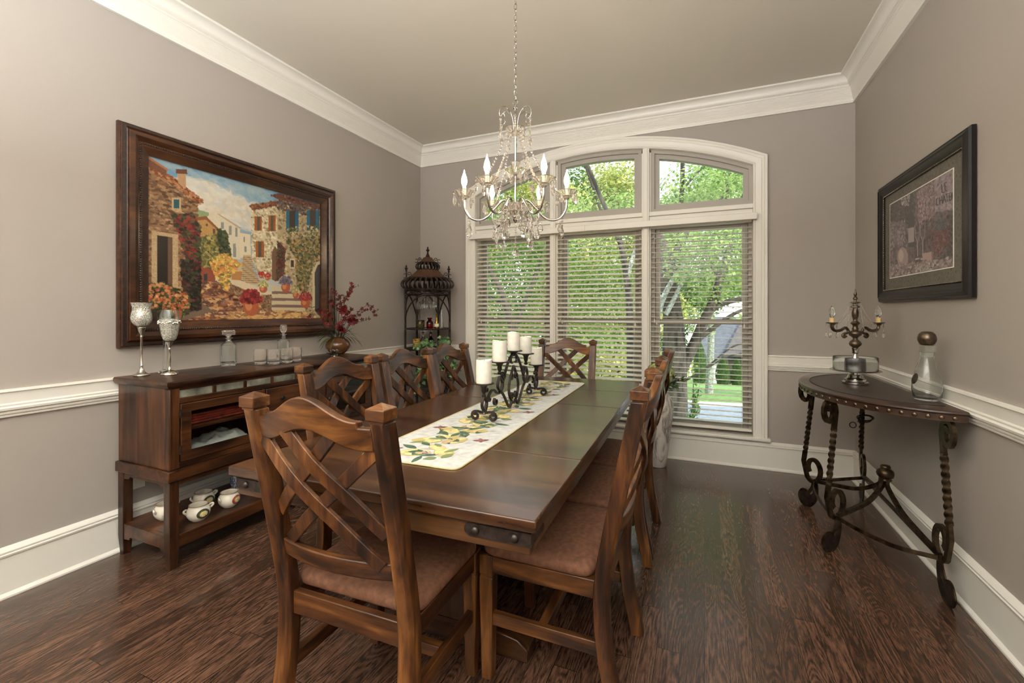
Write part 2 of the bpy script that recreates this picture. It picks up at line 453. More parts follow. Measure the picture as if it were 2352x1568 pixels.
for a, b in ((0,1),(2,3),(4,5)):
    k += 1
    x0, x1 = edges[a]+(.012 if a else 0), edges[b]-(.012 if b < 5 else 0)
    def ring(w, zo):
        n = 14; ps = [(x0+w, 2.155+zo)] + [(x0+w+(x1-x0-2*w)*i/n, arc(x0+w+(x1-x0-2*w)*i/n, -w)) for i in range(n+1)] + [(x1-w, 2.155+zo)]
        return ps
    def band(mb, w0, w1, y0, y1):
        A = ring(w0, w0); B = ring(w1, w1); A.append(A[0]); B.append(B[0])
        mb.strip([(x, y0, z) for x, z in A], [(x, y0, z) for x, z in B]); mb.strip([(x, y0, z) for x, z in B], [(x, y1, z) for x, z in B])
        mb.strip([(x, y0, z) for x, z in A], [(x, y1, z) for x, z in A]); mb.strip([(x, y1, z) for x, z in A], [(x, y1, z) for x, z in B])
    j = MB(); band(j, 0, .030, YW+.03, YW+.15)
    fr = struct(j.build('window_%d' % k, M['sash'], smooth=0))
    s1 = MB(); band(s1, .030, .068, YW+.055, YW+.12); s1.build('sash', M['sash'], fr, smooth=0)
    pr = ring(.062, .062)
    MB().prism(pr, YW+.085, YW+.088, lambda u, v, y: (u, y, v)).build('pane', M['pane'], fr, smooth=0)

# ------------------------------------------------------------------ blinds and valance
t = thing('window_valance', 'long white wooden valance box running above all three blinds', 'valance', ((XA+XB)/2, YW-.06, 2.01))
m = MB().box(-2.232, .388, YW-.082, YW-.066, 2.013, 2.066)
m.box(-2.232, -2.218, YW-.066, YW-.034, 2.013, 2.066); m.box(.374, .388, YW-.066, YW-.034, 2.013, 2.066)
m.box(-2.225, .381, YW-.066, YW-.030, 2.058, 2.066)
m.build('valance_board', M['trim'], t, bevel=.003, org=t.location)
MB().box(-1.0135, -1.0115, YW-.0835, YW-.081, 2.013, 2.066).build('joint', M['sash'], t, org=t.location, smooth=0)
BL = [('white slatted blind in the window next to the cage shelf', XA, MU[0][0], 24), ('white slatted blind in the middle window behind the far chair', MU[0][1], MU[1][0], 18),
      ('white slatted blind over the driveway view, slats nearly level', MU[1][1], XB, -2)]
for lab, x0, x1, tilt in BL:
    x0 += .010; x1 -= .010
    t = thing('window_blind', lab, 'blind', ((x0+x1)/2, YW+.030, .275), 0, 'window blinds')
    o = t.location
    yc = YW+.030
    MB().box(x0, x1, yc-.026, yc+.026, 2.008, 2.052).build('head_rail', M['slat'], t, org=o, bevel=.002)
    m = MB(); ca, sa = math.cos(rad(tilt)), math.sin(rad(tilt))
    n = 38
    for i in range(n):
        z = 1.968-i*.0437
        sec = []
        for q in range(5):
            u = -.0245+.049*q/4; h = .0022*(1-(u/.0245)**2)
            sec.append((yc+u*ca-h*sa, z+u*sa+h*ca))
        for q in range(4, -1, -1):
            u = -.0245+.049*q/4; h = .0022*(1-(u/.0245)**2)-.0027
            sec.append((yc+u*ca-h*sa, z+u*sa+h*ca))
        m.prism(sec, x0, x1, lambda y, zz, x: (x, y, zz))
    m.build('slats', M['slat'], t, org=o, smooth=40)
    MB().box(x0, x1, yc-.024, yc+.024, .285, .303).build('bottom_rail', M['slat'], t, org=o, bevel=.003)
    m = MB()
    w = x1-x0
    for u in (.09, .5, .91) if w > .75 else (.1, .9):
        x = x0+u*w
        for y in (yc-.026, yc+.026): m.tube([(x, y, .303), (x, y, 1.99)], .0009, 4)
    m.build('ladder_cord', M['cord'], t, org=o)
    for u, zt in ((.045, 1.205), (.07, 1.185), (.93, 1.17)):
        x = x0+u*w; m = MB()
        m.tube([(x, yc-.034, 1.99), (x, yc-.034, zt)], .0011, 4)
        cd = m.build('pull_cord', M['cord'], t, org=o)
        MB().lathe([(0,.0),(.006,.002),(.007,.018),(.003,.03),(0,.03)], (x, yc-.034, zt-.03), 8).build('tassel', M['cord'], cd, org=o)
# wall outlet under the sideboard
tag(MB().box(XL, XL+.006, 1.425, 1.50, .30, .42).box(XL+.006, XL+.008, 1.447, 1.478, .315, .35).box(XL+.006, XL+.008, 1.447, 1.478, .37, .405).build('wall_outlet', M['trim'], bevel=.002), 'white electrical outlet low on the wall under the sideboard', 'outlet')

# ------------------------------------------------------------------ dining table
TC = (-.945, 2.195); TR = rad(1.5); TL2, TW2 = 1.183, .5375
t = thing('dining_table', 'long dark wood trestle dining table with iron corner plates under the chandelier', 'table', (TC[0], TC[1], 0), TR)
m = MB()
ys = [-TL2, -.695, .205, .70, TL2]
for a, b in zip(ys, ys[1:]): m.box(-TW2, TW2, a+.0008, b-.0008, .728, .76)
m.build('tabletop', M['table_x'], t, bevel=.005, seg=3)
w, l = TW2-.022, TL2-.022
for y in (-l, l-.03): MB().box(-w, w, y, y+.03, .662, .728).build('end_apron', M['table_x'], t, bevel=.003)
for x in (-w, w-.03): MB().box(x, x+.03, -l+.03, l-.03, .662, .728).build('side_apron', M['table_y'], t, bevel=.003)
for sx in (-1, 1):
    for sy in (-1, 1):
        poly = [(w+.003, .684), (w-.165, .684)]+[(w-.165+.018*math.cos(rad(a)), .701+.017*math.sin(rad(a))) for a in range(260, 99, -20)]+[(w-.165, .718), (w+.003, .718)]
        br = MB().prism([(u*sx, v) for u, v in poly], sy*l, sy*(l+.004), lambda u, v, a: (u, a, v))
        br.box(sx*w, sx*(w+.004), sy*(l+.004), sy*(l-.10), .684, .718)
        b = br.build('iron_plate', M['dark_metal'], t, smooth=30)
        for u in (w-.040, w-.150):
            s = MB().sph((sx*u, sy*(l+.005), .701), .012, 10, 6, sc=(1,.75,1)); s.build('clavo', M['dark_metal'], b)
for y in (-.642, .455):
    m = MB(); m.box(-.10, .10, y-.055, y+.055, .085, .615); m.build('pedestal', M['table_z'], t, bevel=.008)
    m = MB().prism([(-.34,.0),(.34,.0),(.34,.045),(.30,.075),(.20,.09),(-.20,.09),(-.30,.075),(-.34,.045)], y-.05, y+.05, lambda u, v, a: (u, a, v)); m.build('foot', M['table_x'], t, bevel=.004)
    m = MB().prism([(-.44,.662),(.44,.662),(.44,.63),(.36,.60),(-.36,.60),(-.44,.63)], y-.045, y+.045, lambda u, v, a: (u, a, v)); m.build('bearer', M['table_x'], t, bevel=.004)
MB().box(-.03, .03, -.59, .40, .19, .29).build('stretcher', M['table_y'], t, bevel=.005)

# ------------------------------------------------------------------ chairs
def fy(z):   # front face of the back posts: kicked foot, raked back
    P = [(0,-.055),(.12,-.028),(.23,-.008),(.33,0),(.43,0),(.57,-.025),(.71,-.053),(.86,-.085),(1.06,-.127)]
    for (a, b), (c, d) in zip(P, P[1:]):
        if z <= c: return b+(d-b)*(z-a)/(c-a)
    return P[-1][1]
def fys(z): return (fy(max(0,z-.05))+fy(z)+fy(z+.05))/3
PX = .2165
def make_chair(label):
    t = thing('dining_chair', label, 'chair', (0,0,0), 0, 'wooden dining chairs around the table')
    for s in (-1, 1):
        x = s*PX; h = .026
        def secn(z, k=1):
            y1 = fys(z); y0 = y1-.048; c = .011*k
            return [(x-h*k, y1, z), (x+h*k, y1, z), (x+h*k, y0+c, z), (x+(h-.011)*k, y0, z), (x-(h-.011)*k, y0, z), (x-h*k, y0+c, z)]
        zs = [0,.06,.12,.18,.24,.30,.36,.42,.48,.54,.60,.68,.76,.84,.92,1.000]
        m = MB(); vs = []; fs = []
        for z in zs: vs += secn(z)
        for i in range(len(zs)-1):
            for j in range(6): fs.append((i*6+j, i*6+(j+1)%6, i*6+6+(j+1)%6, i*6+6+j))
        fs += [tuple(range(6))[::-1], tuple(len(vs)-6+j for j in range(6))]
        m.add(vs, fs); post = m.build('back_leg', M['chair_z'], t, bevel=.003, smooth=25)
        yb = fys(1.01)-.024; q = .0275; e = .022
        m = MB().box(x-e, x+e, yb-e, yb+e, .998, 1.006)
        m.add([(x-q,yb-q,1.006),(x+q,yb-q,1.006),(x+q,yb+q,1.006),(x-q,yb+q,1.006),(x-q,yb-q,1.034),(x+q,yb-q,1.034),(x+q,yb+q,1.034),(x-q,yb+q,1.034),(x,yb,1.048)],
              [(3,2,1,0),(0,1,5,4),(1,2,6,5),(2,3,7,6),(3,0,4,7),(4,5,8),(5,6,8),(6,7,8),(7,4,8)])
        m.build('finial_cap', M['chair_x'], post, bevel=.002, smooth=20)
    cv = lambda x: -.030*(1-(x/.2)**2)     # backward bow of the rails
    def rail(xs, top, bot, th, zref=None):
        m = MB(); vs = []; fs = []
        for x in xs:
            for z, dy in ((bot(x), 0), (top(x), 0), (top(x), -th), (bot(x), -th)):
                vs.append((x, fys(z)-.010+cv(x)+dy, z))
        n = len(xs)
        for i in range(n-1):
            for j in range(4): fs.append((i*4+j, i*4+(j+1)%4, i*4+4+(j+1)%4, i*4+4+j))
        fs += [(0,1,2,3), (4*n-1,4*n-2,4*n-3,4*n-4)]
        return m.add(vs, fs)
    def top(x):
        a = abs(x)
        if a > .157: return .982
        return .998+.056*(.5+.5*math.cos(PI*min(1, a/.150)))
    def bot(x):
        a = abs(x); return .922+.046*(.5+.5*math.cos(PI*min(1, a/.165)))
    xs = sorted(set([-.192,-.158,-.1569]+[-.15+.3*i/24 for i in range(25)]+[.1569,.158,.192]))
    rail(xs, top, bot, .027).build('crest_rail', M['chair_x'], t, bevel=.004, smooth=30)
    xs = [-.192+.384*i/14 for i in range(15)]
    rail(xs, lambda x: .606, lambda x: .556, .022).build('lower_rail', M['chair_x'], t, bevel=.004, smooth=30)
    for k, (x0, z0, x1, z1, dep) in enumerate([(-.195,.925,.172,.600,1), (-.082,.962,.197,.690,1), (.195,.925,-.172,.600,0), (.082,.962,-.197,.690,0)]):
        m = MB(); n = 10; vs = []; fs = []
        L = math.hypot(x1-x0, z1-z0); nx, nz = -(z1-z0)/L, (x1-x0)/L
        for i in range(n+1):
            f = i/n; x = x0+(x1-x0)*f; z = z0+(z1-z0)*f
            wv = .0035*math.cos(f*3*PI)*(1 if dep else -1)
            yc = fys(z)-.017+cv(x)-(.009 if dep else -.002)+wv
            for su, sv in ((-1,0),(1,0),(1,-1),(-1,-1)):
                vs.append((x+nx*.0185*su, yc+(0 if sv == 0 else -.013), z+nz*.0185*su))
        for i in range(n):
            for j in range(4): fs.append((i*4+j, i*4+(j+1)%4, i*4+4+(j+1)%4, i*4+4+j))
        fs += [(0,1,2,3), (4*n+3,4*n+2,4*n+1,4*n)]
        m.add(vs, fs).build('back_slat', M['chair_z'], t, bevel=.002, smooth=30)
    m = MB().box(-PX+.02, PX-.02, -.030, -.006, .362, .430).build('rear_rail', M['chair_x'], t, bevel=.003)
    m = MB().box(-PX+.02, PX-.02, .372, .394, .372, .430).build('front_rail', M['chair_x'], t, bevel=.003)
    for s in (-1, 1):
        MB().box(s*(PX-.022), s*(PX+.008), -.004, .360, .372, .430).build('side_rail', M['chair_y'], t, bevel=.003)
        x = s*(PX-.012); m = MB()
        def sec(z, h): return [(x-h, .3755-h, z), (x+h, .3755-h, z), (x+h, .3755+h, z), (x-h, .3755+h, z)]
        zz = [(0,.019),(.33,.0245),(.352,.0245),(.356,.0225),(.362,.0225),(.366,.0245),(.432,.0245)]
        vs = []; fs = []
        for z, h in zz: vs += sec(z, h)
        for i in range(len(zz)-1):
            for j in range(4): fs.append((i*4+j, i*4+(j+1)%4, i*4+4+(j+1)%4, i*4+4+j))
        fs += [(3,2,1,0), tuple(len(vs)-4+j for j in range(4))]
        m.add(vs, fs).build('front_leg', M['chair_z'], t, bevel=.003, smooth=20)
        MB().box(s*(PX-.020), s*(PX+.002), -.010, .356, .190, .234).build('side_stretcher', M['chair_y'], t, bevel=.003)
    MB().box(-PX+.012, PX-.012, .165, .195, .194, .230).build('cross_stretcher', M['chair_x'], t, bevel=.003)
    # seat pad: rounded slab, domed
    m = MB(); n = 22; hw, y0, y1, rc = .228, .002, .398, .045
    def edge(sc, z):
        out = []
        for (cx, cy, a0) in ((hw-rc, y1-rc, 0), (-hw+rc, y1-rc, 90), (-hw+rc, y0+rc, 180), (hw-rc, y0+rc, 270)):
            for i in range(6):
                a = rad(a0+90*i/5); px, py = cx+rc*math.cos(a), cy+rc*math.sin(a)
                out.append((px*sc, (py-.2)*sc+.2, z))
        return out
    lv = [(.97,.4305),(.992,.436),(1,.447),(.995,.456),(.975,.465),(.93,.4715),(.84,.4765),(.65,.480),(.35,.482)]
    vs = []; fs = []
    for sc, z in lv: vs += edge(sc, z)
    q = 24
    for i in range(len(lv)-1):
        for j in range(q): fs.append((i*q+j, i*q+(j+1)%q, i*q+q+(j+1)%q, i*q+q+j))
    fs += [tuple(range(q))[::-1], tuple((len(lv)-1)*q+j for j in range(q))]
    m.add(vs, fs).build('seat_cushion', M['suede'], t, smooth=60)
    return t
ch = make_chair('wooden cross-back chair at the near table end, its back turned to us')
ch.location = (-.948, 1.022, 0); ch.rotation_euler.z = rad(1.5)
for (x, y, a, lab) in [
    (-1.468, 1.665, -90, 'wooden cross-back chair beside the sideboard, nearest the corner with the two silver goblets'),
    (-1.470, 2.180, -90, 'wooden cross-back chair in the middle of the row along the sideboard'),
    (-1.478, 2.672, -90, 'wooden cross-back chair at the ivy end of the row along the sideboard'),
    (-.318, 1.618, 90, 'wooden cross-back chair on the aisle side, nearest the camera, seen edge on'),
    (-.336, 2.125, 90, 'wooden cross-back chair on the aisle side, second back from the camera'),
    (-.340, 2.640, 90, 'wooden cross-back chair on the aisle side, next to the stone floor vase'),
    (-1.045, 3.470, 180, 'wooden cross-back chair at the far table end in front of the window')]:
    dup(ch, (x, y, 0), rad(a), lab)

# ------------------------------------------------------------------ table runner
def bez_leaf(cx, cy, a, L, W, n=5):
    pts = []
    for i in range(n+1): f = i/n; pts.append((L*f, W*math.sin(PI*f**.8)))
    for i in range(n-1, 0, -1): f = i/n; pts.append((L*f, -W*math.sin(PI*f**.8)))
    c, s = math.cos(a), math.sin(a)
    return [(cx+x*c-y*s, cy+x*s+y*c) for x, y in pts]
RM = [plain('runner_cloth', (204,204,199), .8, var=.07, vs=40, bump=.25, bs=300), plain('runner_piping', (206,190,140), .7), plain('lemon_yellow', (224,206,146), .8, var=.12, vs=45),
      plain('lemon_shade', (196,176,112), .8), plain('leaf_print', (74,98,76), .8, var=.25, vs=60), plain('leaf_print_light', (128,140,96), .8), plain('blossom_print', (196,152,156), .8, var=.2, vs=90), plain('butterfly_print', (140,92,88), .8, var=.3, vs=90), plain('print_line', (150,146,136), .8)]
rr = random.Random(11)
x0, x1, y0, y1 = -.196, .196, -.945, .945
m = MB()
def rz(x, y): return .7622+.0012*(mnoise.noise(Vector((x*9, y*7, 3)))+.6)
nx, ny = 20, 70
vs = []; fs = []
for j in range(ny+1):
    for i in range(nx+1):
        u, v = i/nx, j/ny
        x, y = x0+(x1-x0)*u, y0+(y1-y0)*v
        c = .03
        dx = max(0, abs(x)-(x1-c)); dy = max(0, abs(y)-(y1-c)); L = math.hypot(dx, dy)
        if L > c and dx > 0 and dy > 0:
            x -= math.copysign(dx*(1-c/L), x); y -= math.copysign(dy*(1-c/L), y)
        vs.append((x, y, rz(x, y)))
fs = [(j*(nx+1)+i, j*(nx+1)+i+1, (j+1)*(nx+1)+i+1, (j+1)*(nx+1)+i) for j in range(ny) for i in range(nx)]
m.add(vs, fs, 0)
bd = [vs[i] for i in range(nx+1)]+[vs[j*(nx+1)+nx] for j in range(1, ny+1)]+[vs[ny*(nx+1)+i] for i in range(nx-1, -1, -1)]+[vs[j*(nx+1)] for j in range(ny-1, 0, -1)]
m.tube(bd, .003, 6, 1, closed=True)
lay = [0]
def flat(poly, mi):
    lay[0] += 1; dz = .0009+.0000045*lay[0]
    poly = [p for p in poly if abs(p[0]) < .19 and abs(p[1]) < .94]
    if len(poly) < 3: return
    cx = sum(p[0] for p in poly)/len(poly); cy = sum(p[1] for p in poly)/len(poly)
    P = [(cx, cy, rz(cx, cy)+dz)]+[(x, y, rz(x, y)+dz) for x, y in poly]; n = len(poly)
    m.add(P, [(0, 1+i, 1+(i+1) % n) for i in range(n)], mi)
def lemon(cx, cy, a, s):
    def ell(k): return [(cx+(s*k*math.cos(q)*(1+.16*abs(math.cos(q))**9))*math.cos(a)-s*.72*k*math.sin(q)*math.sin(a), cy+(s*k*math.cos(q)*(1+.16*abs(math.cos(q))**9))*math.sin(a)+s*.72*k*math.sin(q)*math.cos(a)) for q in [2*PI*i/22 for i in range(22)]]
    flat(ell(1.0), 3); flat(ell(.90), 2)
def blossom(cx, cy, s):
    for k in range(9):
        a = rr.uniform(0, 6.28); d = rr.uniform(0, s)
        px, py = cx+d*math.cos(a), cy+d*.7*math.sin(a)
        flat(bez_leaf(px, py, rr.uniform(0, 6.28), s*.62, s*.2, 4), 6 if k % 3 else 0)
yy = -.86
while yy < .86:
    sd = rr.choice((-1, 1))
    cx = rr.uniform(-.04, .02)
    lemon(cx-.05*sd, yy+.02, rr.uniform(-.5,.5), .054); lemon(cx+.055*sd, yy+.055, rr.uniform(0, 3), .050)
    if rr.random() < .7: lemon(cx, yy+.1, rr.uniform(0, 3), .04)
    for k in range(11):
        a = rr.uniform(0, 6.28); flat(bez_leaf(cx+rr.uniform(-.09,.09), yy+rr.uniform(-.01,.12), a, rr.uniform(.05,.09), rr.uniform(.011,.018)), 4 if k % 3 else 5)
    blossom(cx+rr.uniform(-.05,.1), yy+rr.uniform(.03,.12), .028)
    yy += rr.uniform(.14, .18)
for (bx, by) in ((.125,-.62),(-.13,-.50),(.13,-.08),(-.12,.22),(.12,.42),(-.13,-.83),(.10,.75)):
    for k in range(4): flat(bez_leaf(bx, by, .6+k*1.5, .026 if k % 2 else .034, .009), 7)
for k in range(60):
    a = rr.uniform(-.2,.5); px, py = rr.uniform(-.18,.18), rr.uniform(-.93,.93)
    flat(bez_leaf(px, py, a, rr.uniform(.03,.08), .0012, 3), 8)
o = m.build('table_runner', RM, loc=(-.95, 2.195, 0), rot=(0,0,TR), smooth=60, recalc=False)
tag(o, 'white table runner printed with lemons, leaves and butterflies, yellow piped edge', 'table runner')

# ------------------------------------------------------------------ candelabra on the table
CX = -.932; CY = [1.850, 2.022, 2.200, 2.378, 2.550]; CZ = [.944, 1.026, 1.066, 1.036, .955]
t = thing('scroll_candelabra', 'dark iron scrollwork candelabra holding five pillar candles along the runner', 'candle holder', (CX, 2.2, .7665))
ORG = t.location
bar = rect(.013, .0065)
for yc in (1.850, 2.550):     # crosswise scroll feet
    m = MB()
    for s in (-1, 1):
        sp = spiral(s*.047, .0245, .007, .0205, 0, 0, 1)
        pts = [(0, .043)]
        ang = [90-s*0]
        c = (s*.044, .0225)
        path = [(CX+s*.004, yc, .8065), (CX+s*.03, yc, .8115)]
        for i in range(19):
            a = rad(90-i*24) if s > 0 else rad(90+i*24)
            r = .0205-.0135*i/18
            path.append((CX+c[0]+r*1.0*math.cos(a)*1.0, yc, .7665+c[1]+.0015+r*math.sin(a)))
        m.tube(path, sec=rect(.0055, .012), up=(0,1,0))
    m.build('foot', M['iron_dark'], t, org=ORG)
def yz(pts, x=CX): return [(x, y, z) for y, z in pts]
def relax(pts, it=10):
    P = [Vector(p) for p in pts]
    for _ in range(it): P = [P[0]]+[(P[i-1]+P[i]*2+P[i+1])/4 for i in range(1, len(P)-1)]+[P[-1]]
    return P
def loop(mb, y0, z0, y1, z1, w, x=CX):
    for s in (-1, 1): mb.tube([(x, y0+(y1-y0)*f+s*w*math.sin(PI*f**1.25)**.8*.85, z0+(z1-z0)*f) for f in [i/20 for i in range(21)]], sec=bar, up=(1,0,0))
    return
m = MB()
loop(m, 1.850, .885, 1.858, .812, .028); loop(m, 2.550, .890, 2.542, .812, .028)
loop(m, 2.022, .950, 2.035, .875, .036); loop(m, 2.378, .960, 2.365, .875, .036)
loop(m, 2.200, .985, 2.200, .785, .075)
for s in (-1, 1):
    Y = lambda d: 2.2+s*d
    m.tube(relax(cr(yz([(Y(.345), .812), (Y(.318), .858), (Y(.275), .898), (Y(.240), .895), (Y(.212), .872), (Y(.178), .868), (Y(.148), .900), (Y(.115), .955), (Y(.07), 1.015), (Y(.018), 1.048)]), 6), 14), sec=bar, up=(1,0,0))
    m.tube(cr(yz([(Y(.165), .876), (Y(.13), .850), (Y(.085), .800), (Y(.055), .775), (Y(.03), .80)]), 6), sec=bar, up=(1,0,0))
    for (cy, cz, r, a0, a1) in ((.135, .955, .022, 200, 560), (.225, .835, .020, 60, -300), (.028, .832, .018, 250, -80), (.035, .93, .020, 120, 470), (.30, .862, .014, 180, 500), (.325, .905, .013, 0, 330)):
        sp = spiral(0, 0, r, r*.35, a0, a1, 16)
        m.tube(yz([(Y(cy+u), cz+v) for u, v in sp]), sec=bar, up=(1,0,0))
    m.tube(cr(yz([(Y(.0), 1.05), (Y(.035), 1.035), (Y(.04), 1.01), (Y(.02), 1.0)]), 5), sec=bar, up=(1,0,0))
m.build('scrollwork', M['iron_dark'], t, org=ORG, smooth=40)
for y, z in zip(CY, CZ):
    h = .055 if y != 2.2 else .02
    MB().lathe([(0,-h-.012),(.009,-h-.010),(.011,-h-.002),(.006,-h+.004),(.010,-h+.012),(.012,-h+.02),(.011,-.025),(.018,-.012),(.030,-.006),(.046,-.005),(.0475,-.002),(.046,0),(0,-.0005)], (CX, y, z), 20).build('candle_cup', M['iron_dark'], t, org=ORG)
CL = ['ivory pillar candle on the candelabra cup nearest the camera', 'ivory pillar candle on the second candelabra cup from the camera', 'ivory pillar candle on the tallest middle cup of the candelabra',
      'ivory pillar candle just behind the tallest middle one on the candelabra', 'ivory pillar candle on the candelabra cup nearest the far chair']
for k, (y, z) in enumerate(zip(CY, CZ)):
    rk = [.0365,.0365,.034,.0335,.0355][k]; ph = k*1.7; hh = [.105,.102,.096,.094,.100][k]
    pr = [(0,0),(rk*.97,0),(rk,.004),(rk*1.0,hh*.5),(rk*.99,hh-.006),(rk*.975,hh),(rk*.90,hh-.001),(rk*.82,hh-.008),(rk*.4,hh-.012),(0,hh-.012)]
    m = MB().lathe(pr, (0,0,0), 28)
    m.v = [(x, yv, zv+(.0028*math.sin(2*math.atan2(yv, x)+ph)*max(0,(zv-hh+.02))/.02)) for x, yv, zv in m.v]
    o = m.build('pillar_candle', M['candle'], loc=(CX, y, z))
    tag(o, CL[k], 'candle', 'pillar candles on the candelabra')
    MB().tube([(0,0,hh-.012),(.001,0,hh-.004),(.002,.001,hh+.002)], .001, 5).build('wick', M['black'], o)

# ------------------------------------------------------------------ sideboard
SX0, SX1, SY0, SY1 = -2.838, -2.398, 1.358, 2.852
t = thing('sideboard', 'dark wood sideboard with slate tiles and a glass door against the left wall', 'sideboard', ((SX0+SX1)/2, (SY0+SY1)/2, 0))
OS = t.location
M['slate'] = plain('slate_tile', (112,112,100), .5, var=.35, vs=14, bump=.4, bs=60)
M['leather_dark'] = plain('dark_inlay', (46,36,30), .45, var=.2, vs=30)
M['rain'] = glass('rain_glass', (246,249,247), .03, 1.3, 1)
nt = M['rain'].node_tree; tcn = node(nt, 'ShaderNodeTexCoord'); vn = node(nt, 'ShaderNodeTexVoronoi', i_Scale=90.0); nt.links.new(tcn.outputs['Object'], vn.inputs['Vector'])
bpn = node(nt, 'ShaderNodeBump', i_Strength=.18, i_Distance=.003); nt.links.new(vn.outputs[0], bpn.inputs['Height']); nt.links.new(bpn.outputs[0], nt.nodes['Principled BSDF'].inputs['Normal'])
def B(name, mat, *bx, bevel=.003, par=None, **k):
    m = MB()
    for b in bx: m.box(*b)
    return m.build(name, mat, par or t, org=OS, bevel=bevel, **k)
# top with shaped edge and dark inlays
m = MB()
def roundtop(x0, x1, y0, y1, prof):
    vs = []; fs = []
    for o, z in prof: vs += [(x0, y0-o, z), (x1+o, y0-o, z), (x1+o, y1+o, z), (x0, y1+o, z)]
    for i in range(len(prof)-1):
        for j in range(4): fs.append((i*4+j, i*4+(j+1)%4, i*4+4+(j+1)%4, i*4+4+j))
    fs += [(3,2,1,0), tuple(len(vs)-4+j for j in range(4))]
    m.add(vs, fs)
roundtop(SX0, SX1, SY0, SY1, [(0,.893),(.008,.895),(.012,.900),(.018,.908),(.020,.916),(.019,.924),(.014,.929),(.006,.930)])
m.build('top', M['side_y'], t, org=OS, smooth=30)
B('top_inlay', M['leather_dark'], (SX0+.10, SX1-.09, SY0+.20, SY0+.46, .9295, .9308), bevel=0)
B('top_inlay', M['leather_dark'], (SX0+.10, SX1-.09, SY0+.62, SY1-.62, .9295, .9308), bevel=0)
B('top_inlay', M['leather_dark'], (SX0+.10, SX1-.09, SY1-.46, SY1-.20, .9295, .9308), bevel=0)
PW = .050
for ys in (SY0, SY1-PW): B('side_panel', M['side_z'], (SX0, SX1-.040, ys+(.004 if ys == SY0 else PW-.024), ys+(.024 if ys == SY0 else PW-.004), .49, .893))
B('back_panel', M['side_z'], (SX0, SX0+.012, SY0+.02, SY1-.02, .49, .893))
B('bottom_panel', M['side_y'], (SX0+.012, SX1-.03, SY0+.024, SY1-.024, .49, .508))
for ys in (SY0, SY1-PW): B('corner_post', M['side_z'], (SX1-.040, SX1, ys, ys+PW, .49, .893), bevel=.006)
# front frame: rails, stiles and the tile band
for za, zb in ((.879,.893),(.812,.841)): B('front_rail', M['side_y'], (SX1-.028, SX1-.004, SY0+PW, SY1-PW, za, zb))
B('lower_rail', M['side_y'], (SX1-.028, SX1-.004, SY0+PW, SY1-PW, .490, .520))
nT = 8; wt = (SY1-SY0-2*PW)/nT
for i in range(nT):
    y0 = SY0+PW+i*wt; q = .0005 if i == 0 else .010; e = .0005 if i == nT-1 else .010
    B('slate_tile', M['slate'], (SX1-.020, SX1-.008, y0+q, y0+wt-e, .841, .879), bevel=.001)
    if i: B('tile_divider', M['side_z'], (SX1-.028, SX1-.004, y0-.010, y0+.010, .841, .879), bevel=.002)
yA, yB2 = 1.872, 2.338
for yq in (yA, yB2): B('stile', M['side_z'], (SX1-.030, SX1-.004, yq-.010, yq+.010, .520, .812))
for k, (y0, y1) in enumerate(((SY0+PW+.003, yA-.013), (yB2+.013, SY1-PW-.003))):
    w = .050
    d = B('door', M['side_y'], (SX1-.022, SX1+.002, y0, y1, .768, .810), (SX1-.022, SX1+.002, y0, y1, .522, .566), (SX1-.022, SX1+.002, y0, y0+w, .566, .768), (SX1-.022, SX1+.002, y1-w, y1, .566, .768), bevel=.003)
    MB().box(SX1-.013, SX1-.010, y0+w-.004, y1-w+.004, .562, .772).build('door_glass', M['rain'], d, org=OS, smooth=0)
    hy = y0-.004 if k == 0 else y1+.004
    for z in (.56, .74): MB().box(SX1-.004, SX1+.005, hy-.004, hy+.004, z, z+.045).build('hinge', M['iron_dark'], d, org=OS, bevel=.001)
    ky = y1-.02 if k == 0 else y0+.02
    MB().lathe([(0,-.004),(.010,-.003),(.013,.004),(.010,.013),(0,.016)], (0,0,0), 14).xf(Matrix.Translation((SX1+.006, ky, .67)) @ Matrix.Rotation(PI/2, 4, 'Y')).build('knob', M['iron_dark'], d, org=OS)
    B('shelf', M['side_y'], (SX0+.012, SX1-.03, y0, y1, .664, .682))
for yq in (yA, yB2): B('partition', M['side_z'], (SX0+.012, SX1-.03, yq-.009, yq+.009, .508, .893))
for z0, z1 in ((.675,.810),(.522,.669)):
    d = B('drawer', M['side_y'], (SX1-.020, SX1+.003, yA+.013, yB2-.013, z0, z1), bevel=.004)
    for ky in (yA+.12, yB2-.12): MB().lathe([(0,-.004),(.010,-.003),(.013,.004),(.010,.013),(0,.016)], (0,0,0), 14).xf(Matrix.Translation((SX1+.007, ky, (z0+z1)/2)) @ Matrix.Rotation(PI/2, 4, 'Y')).build('knob', M['iron_dark'], d, org=OS)
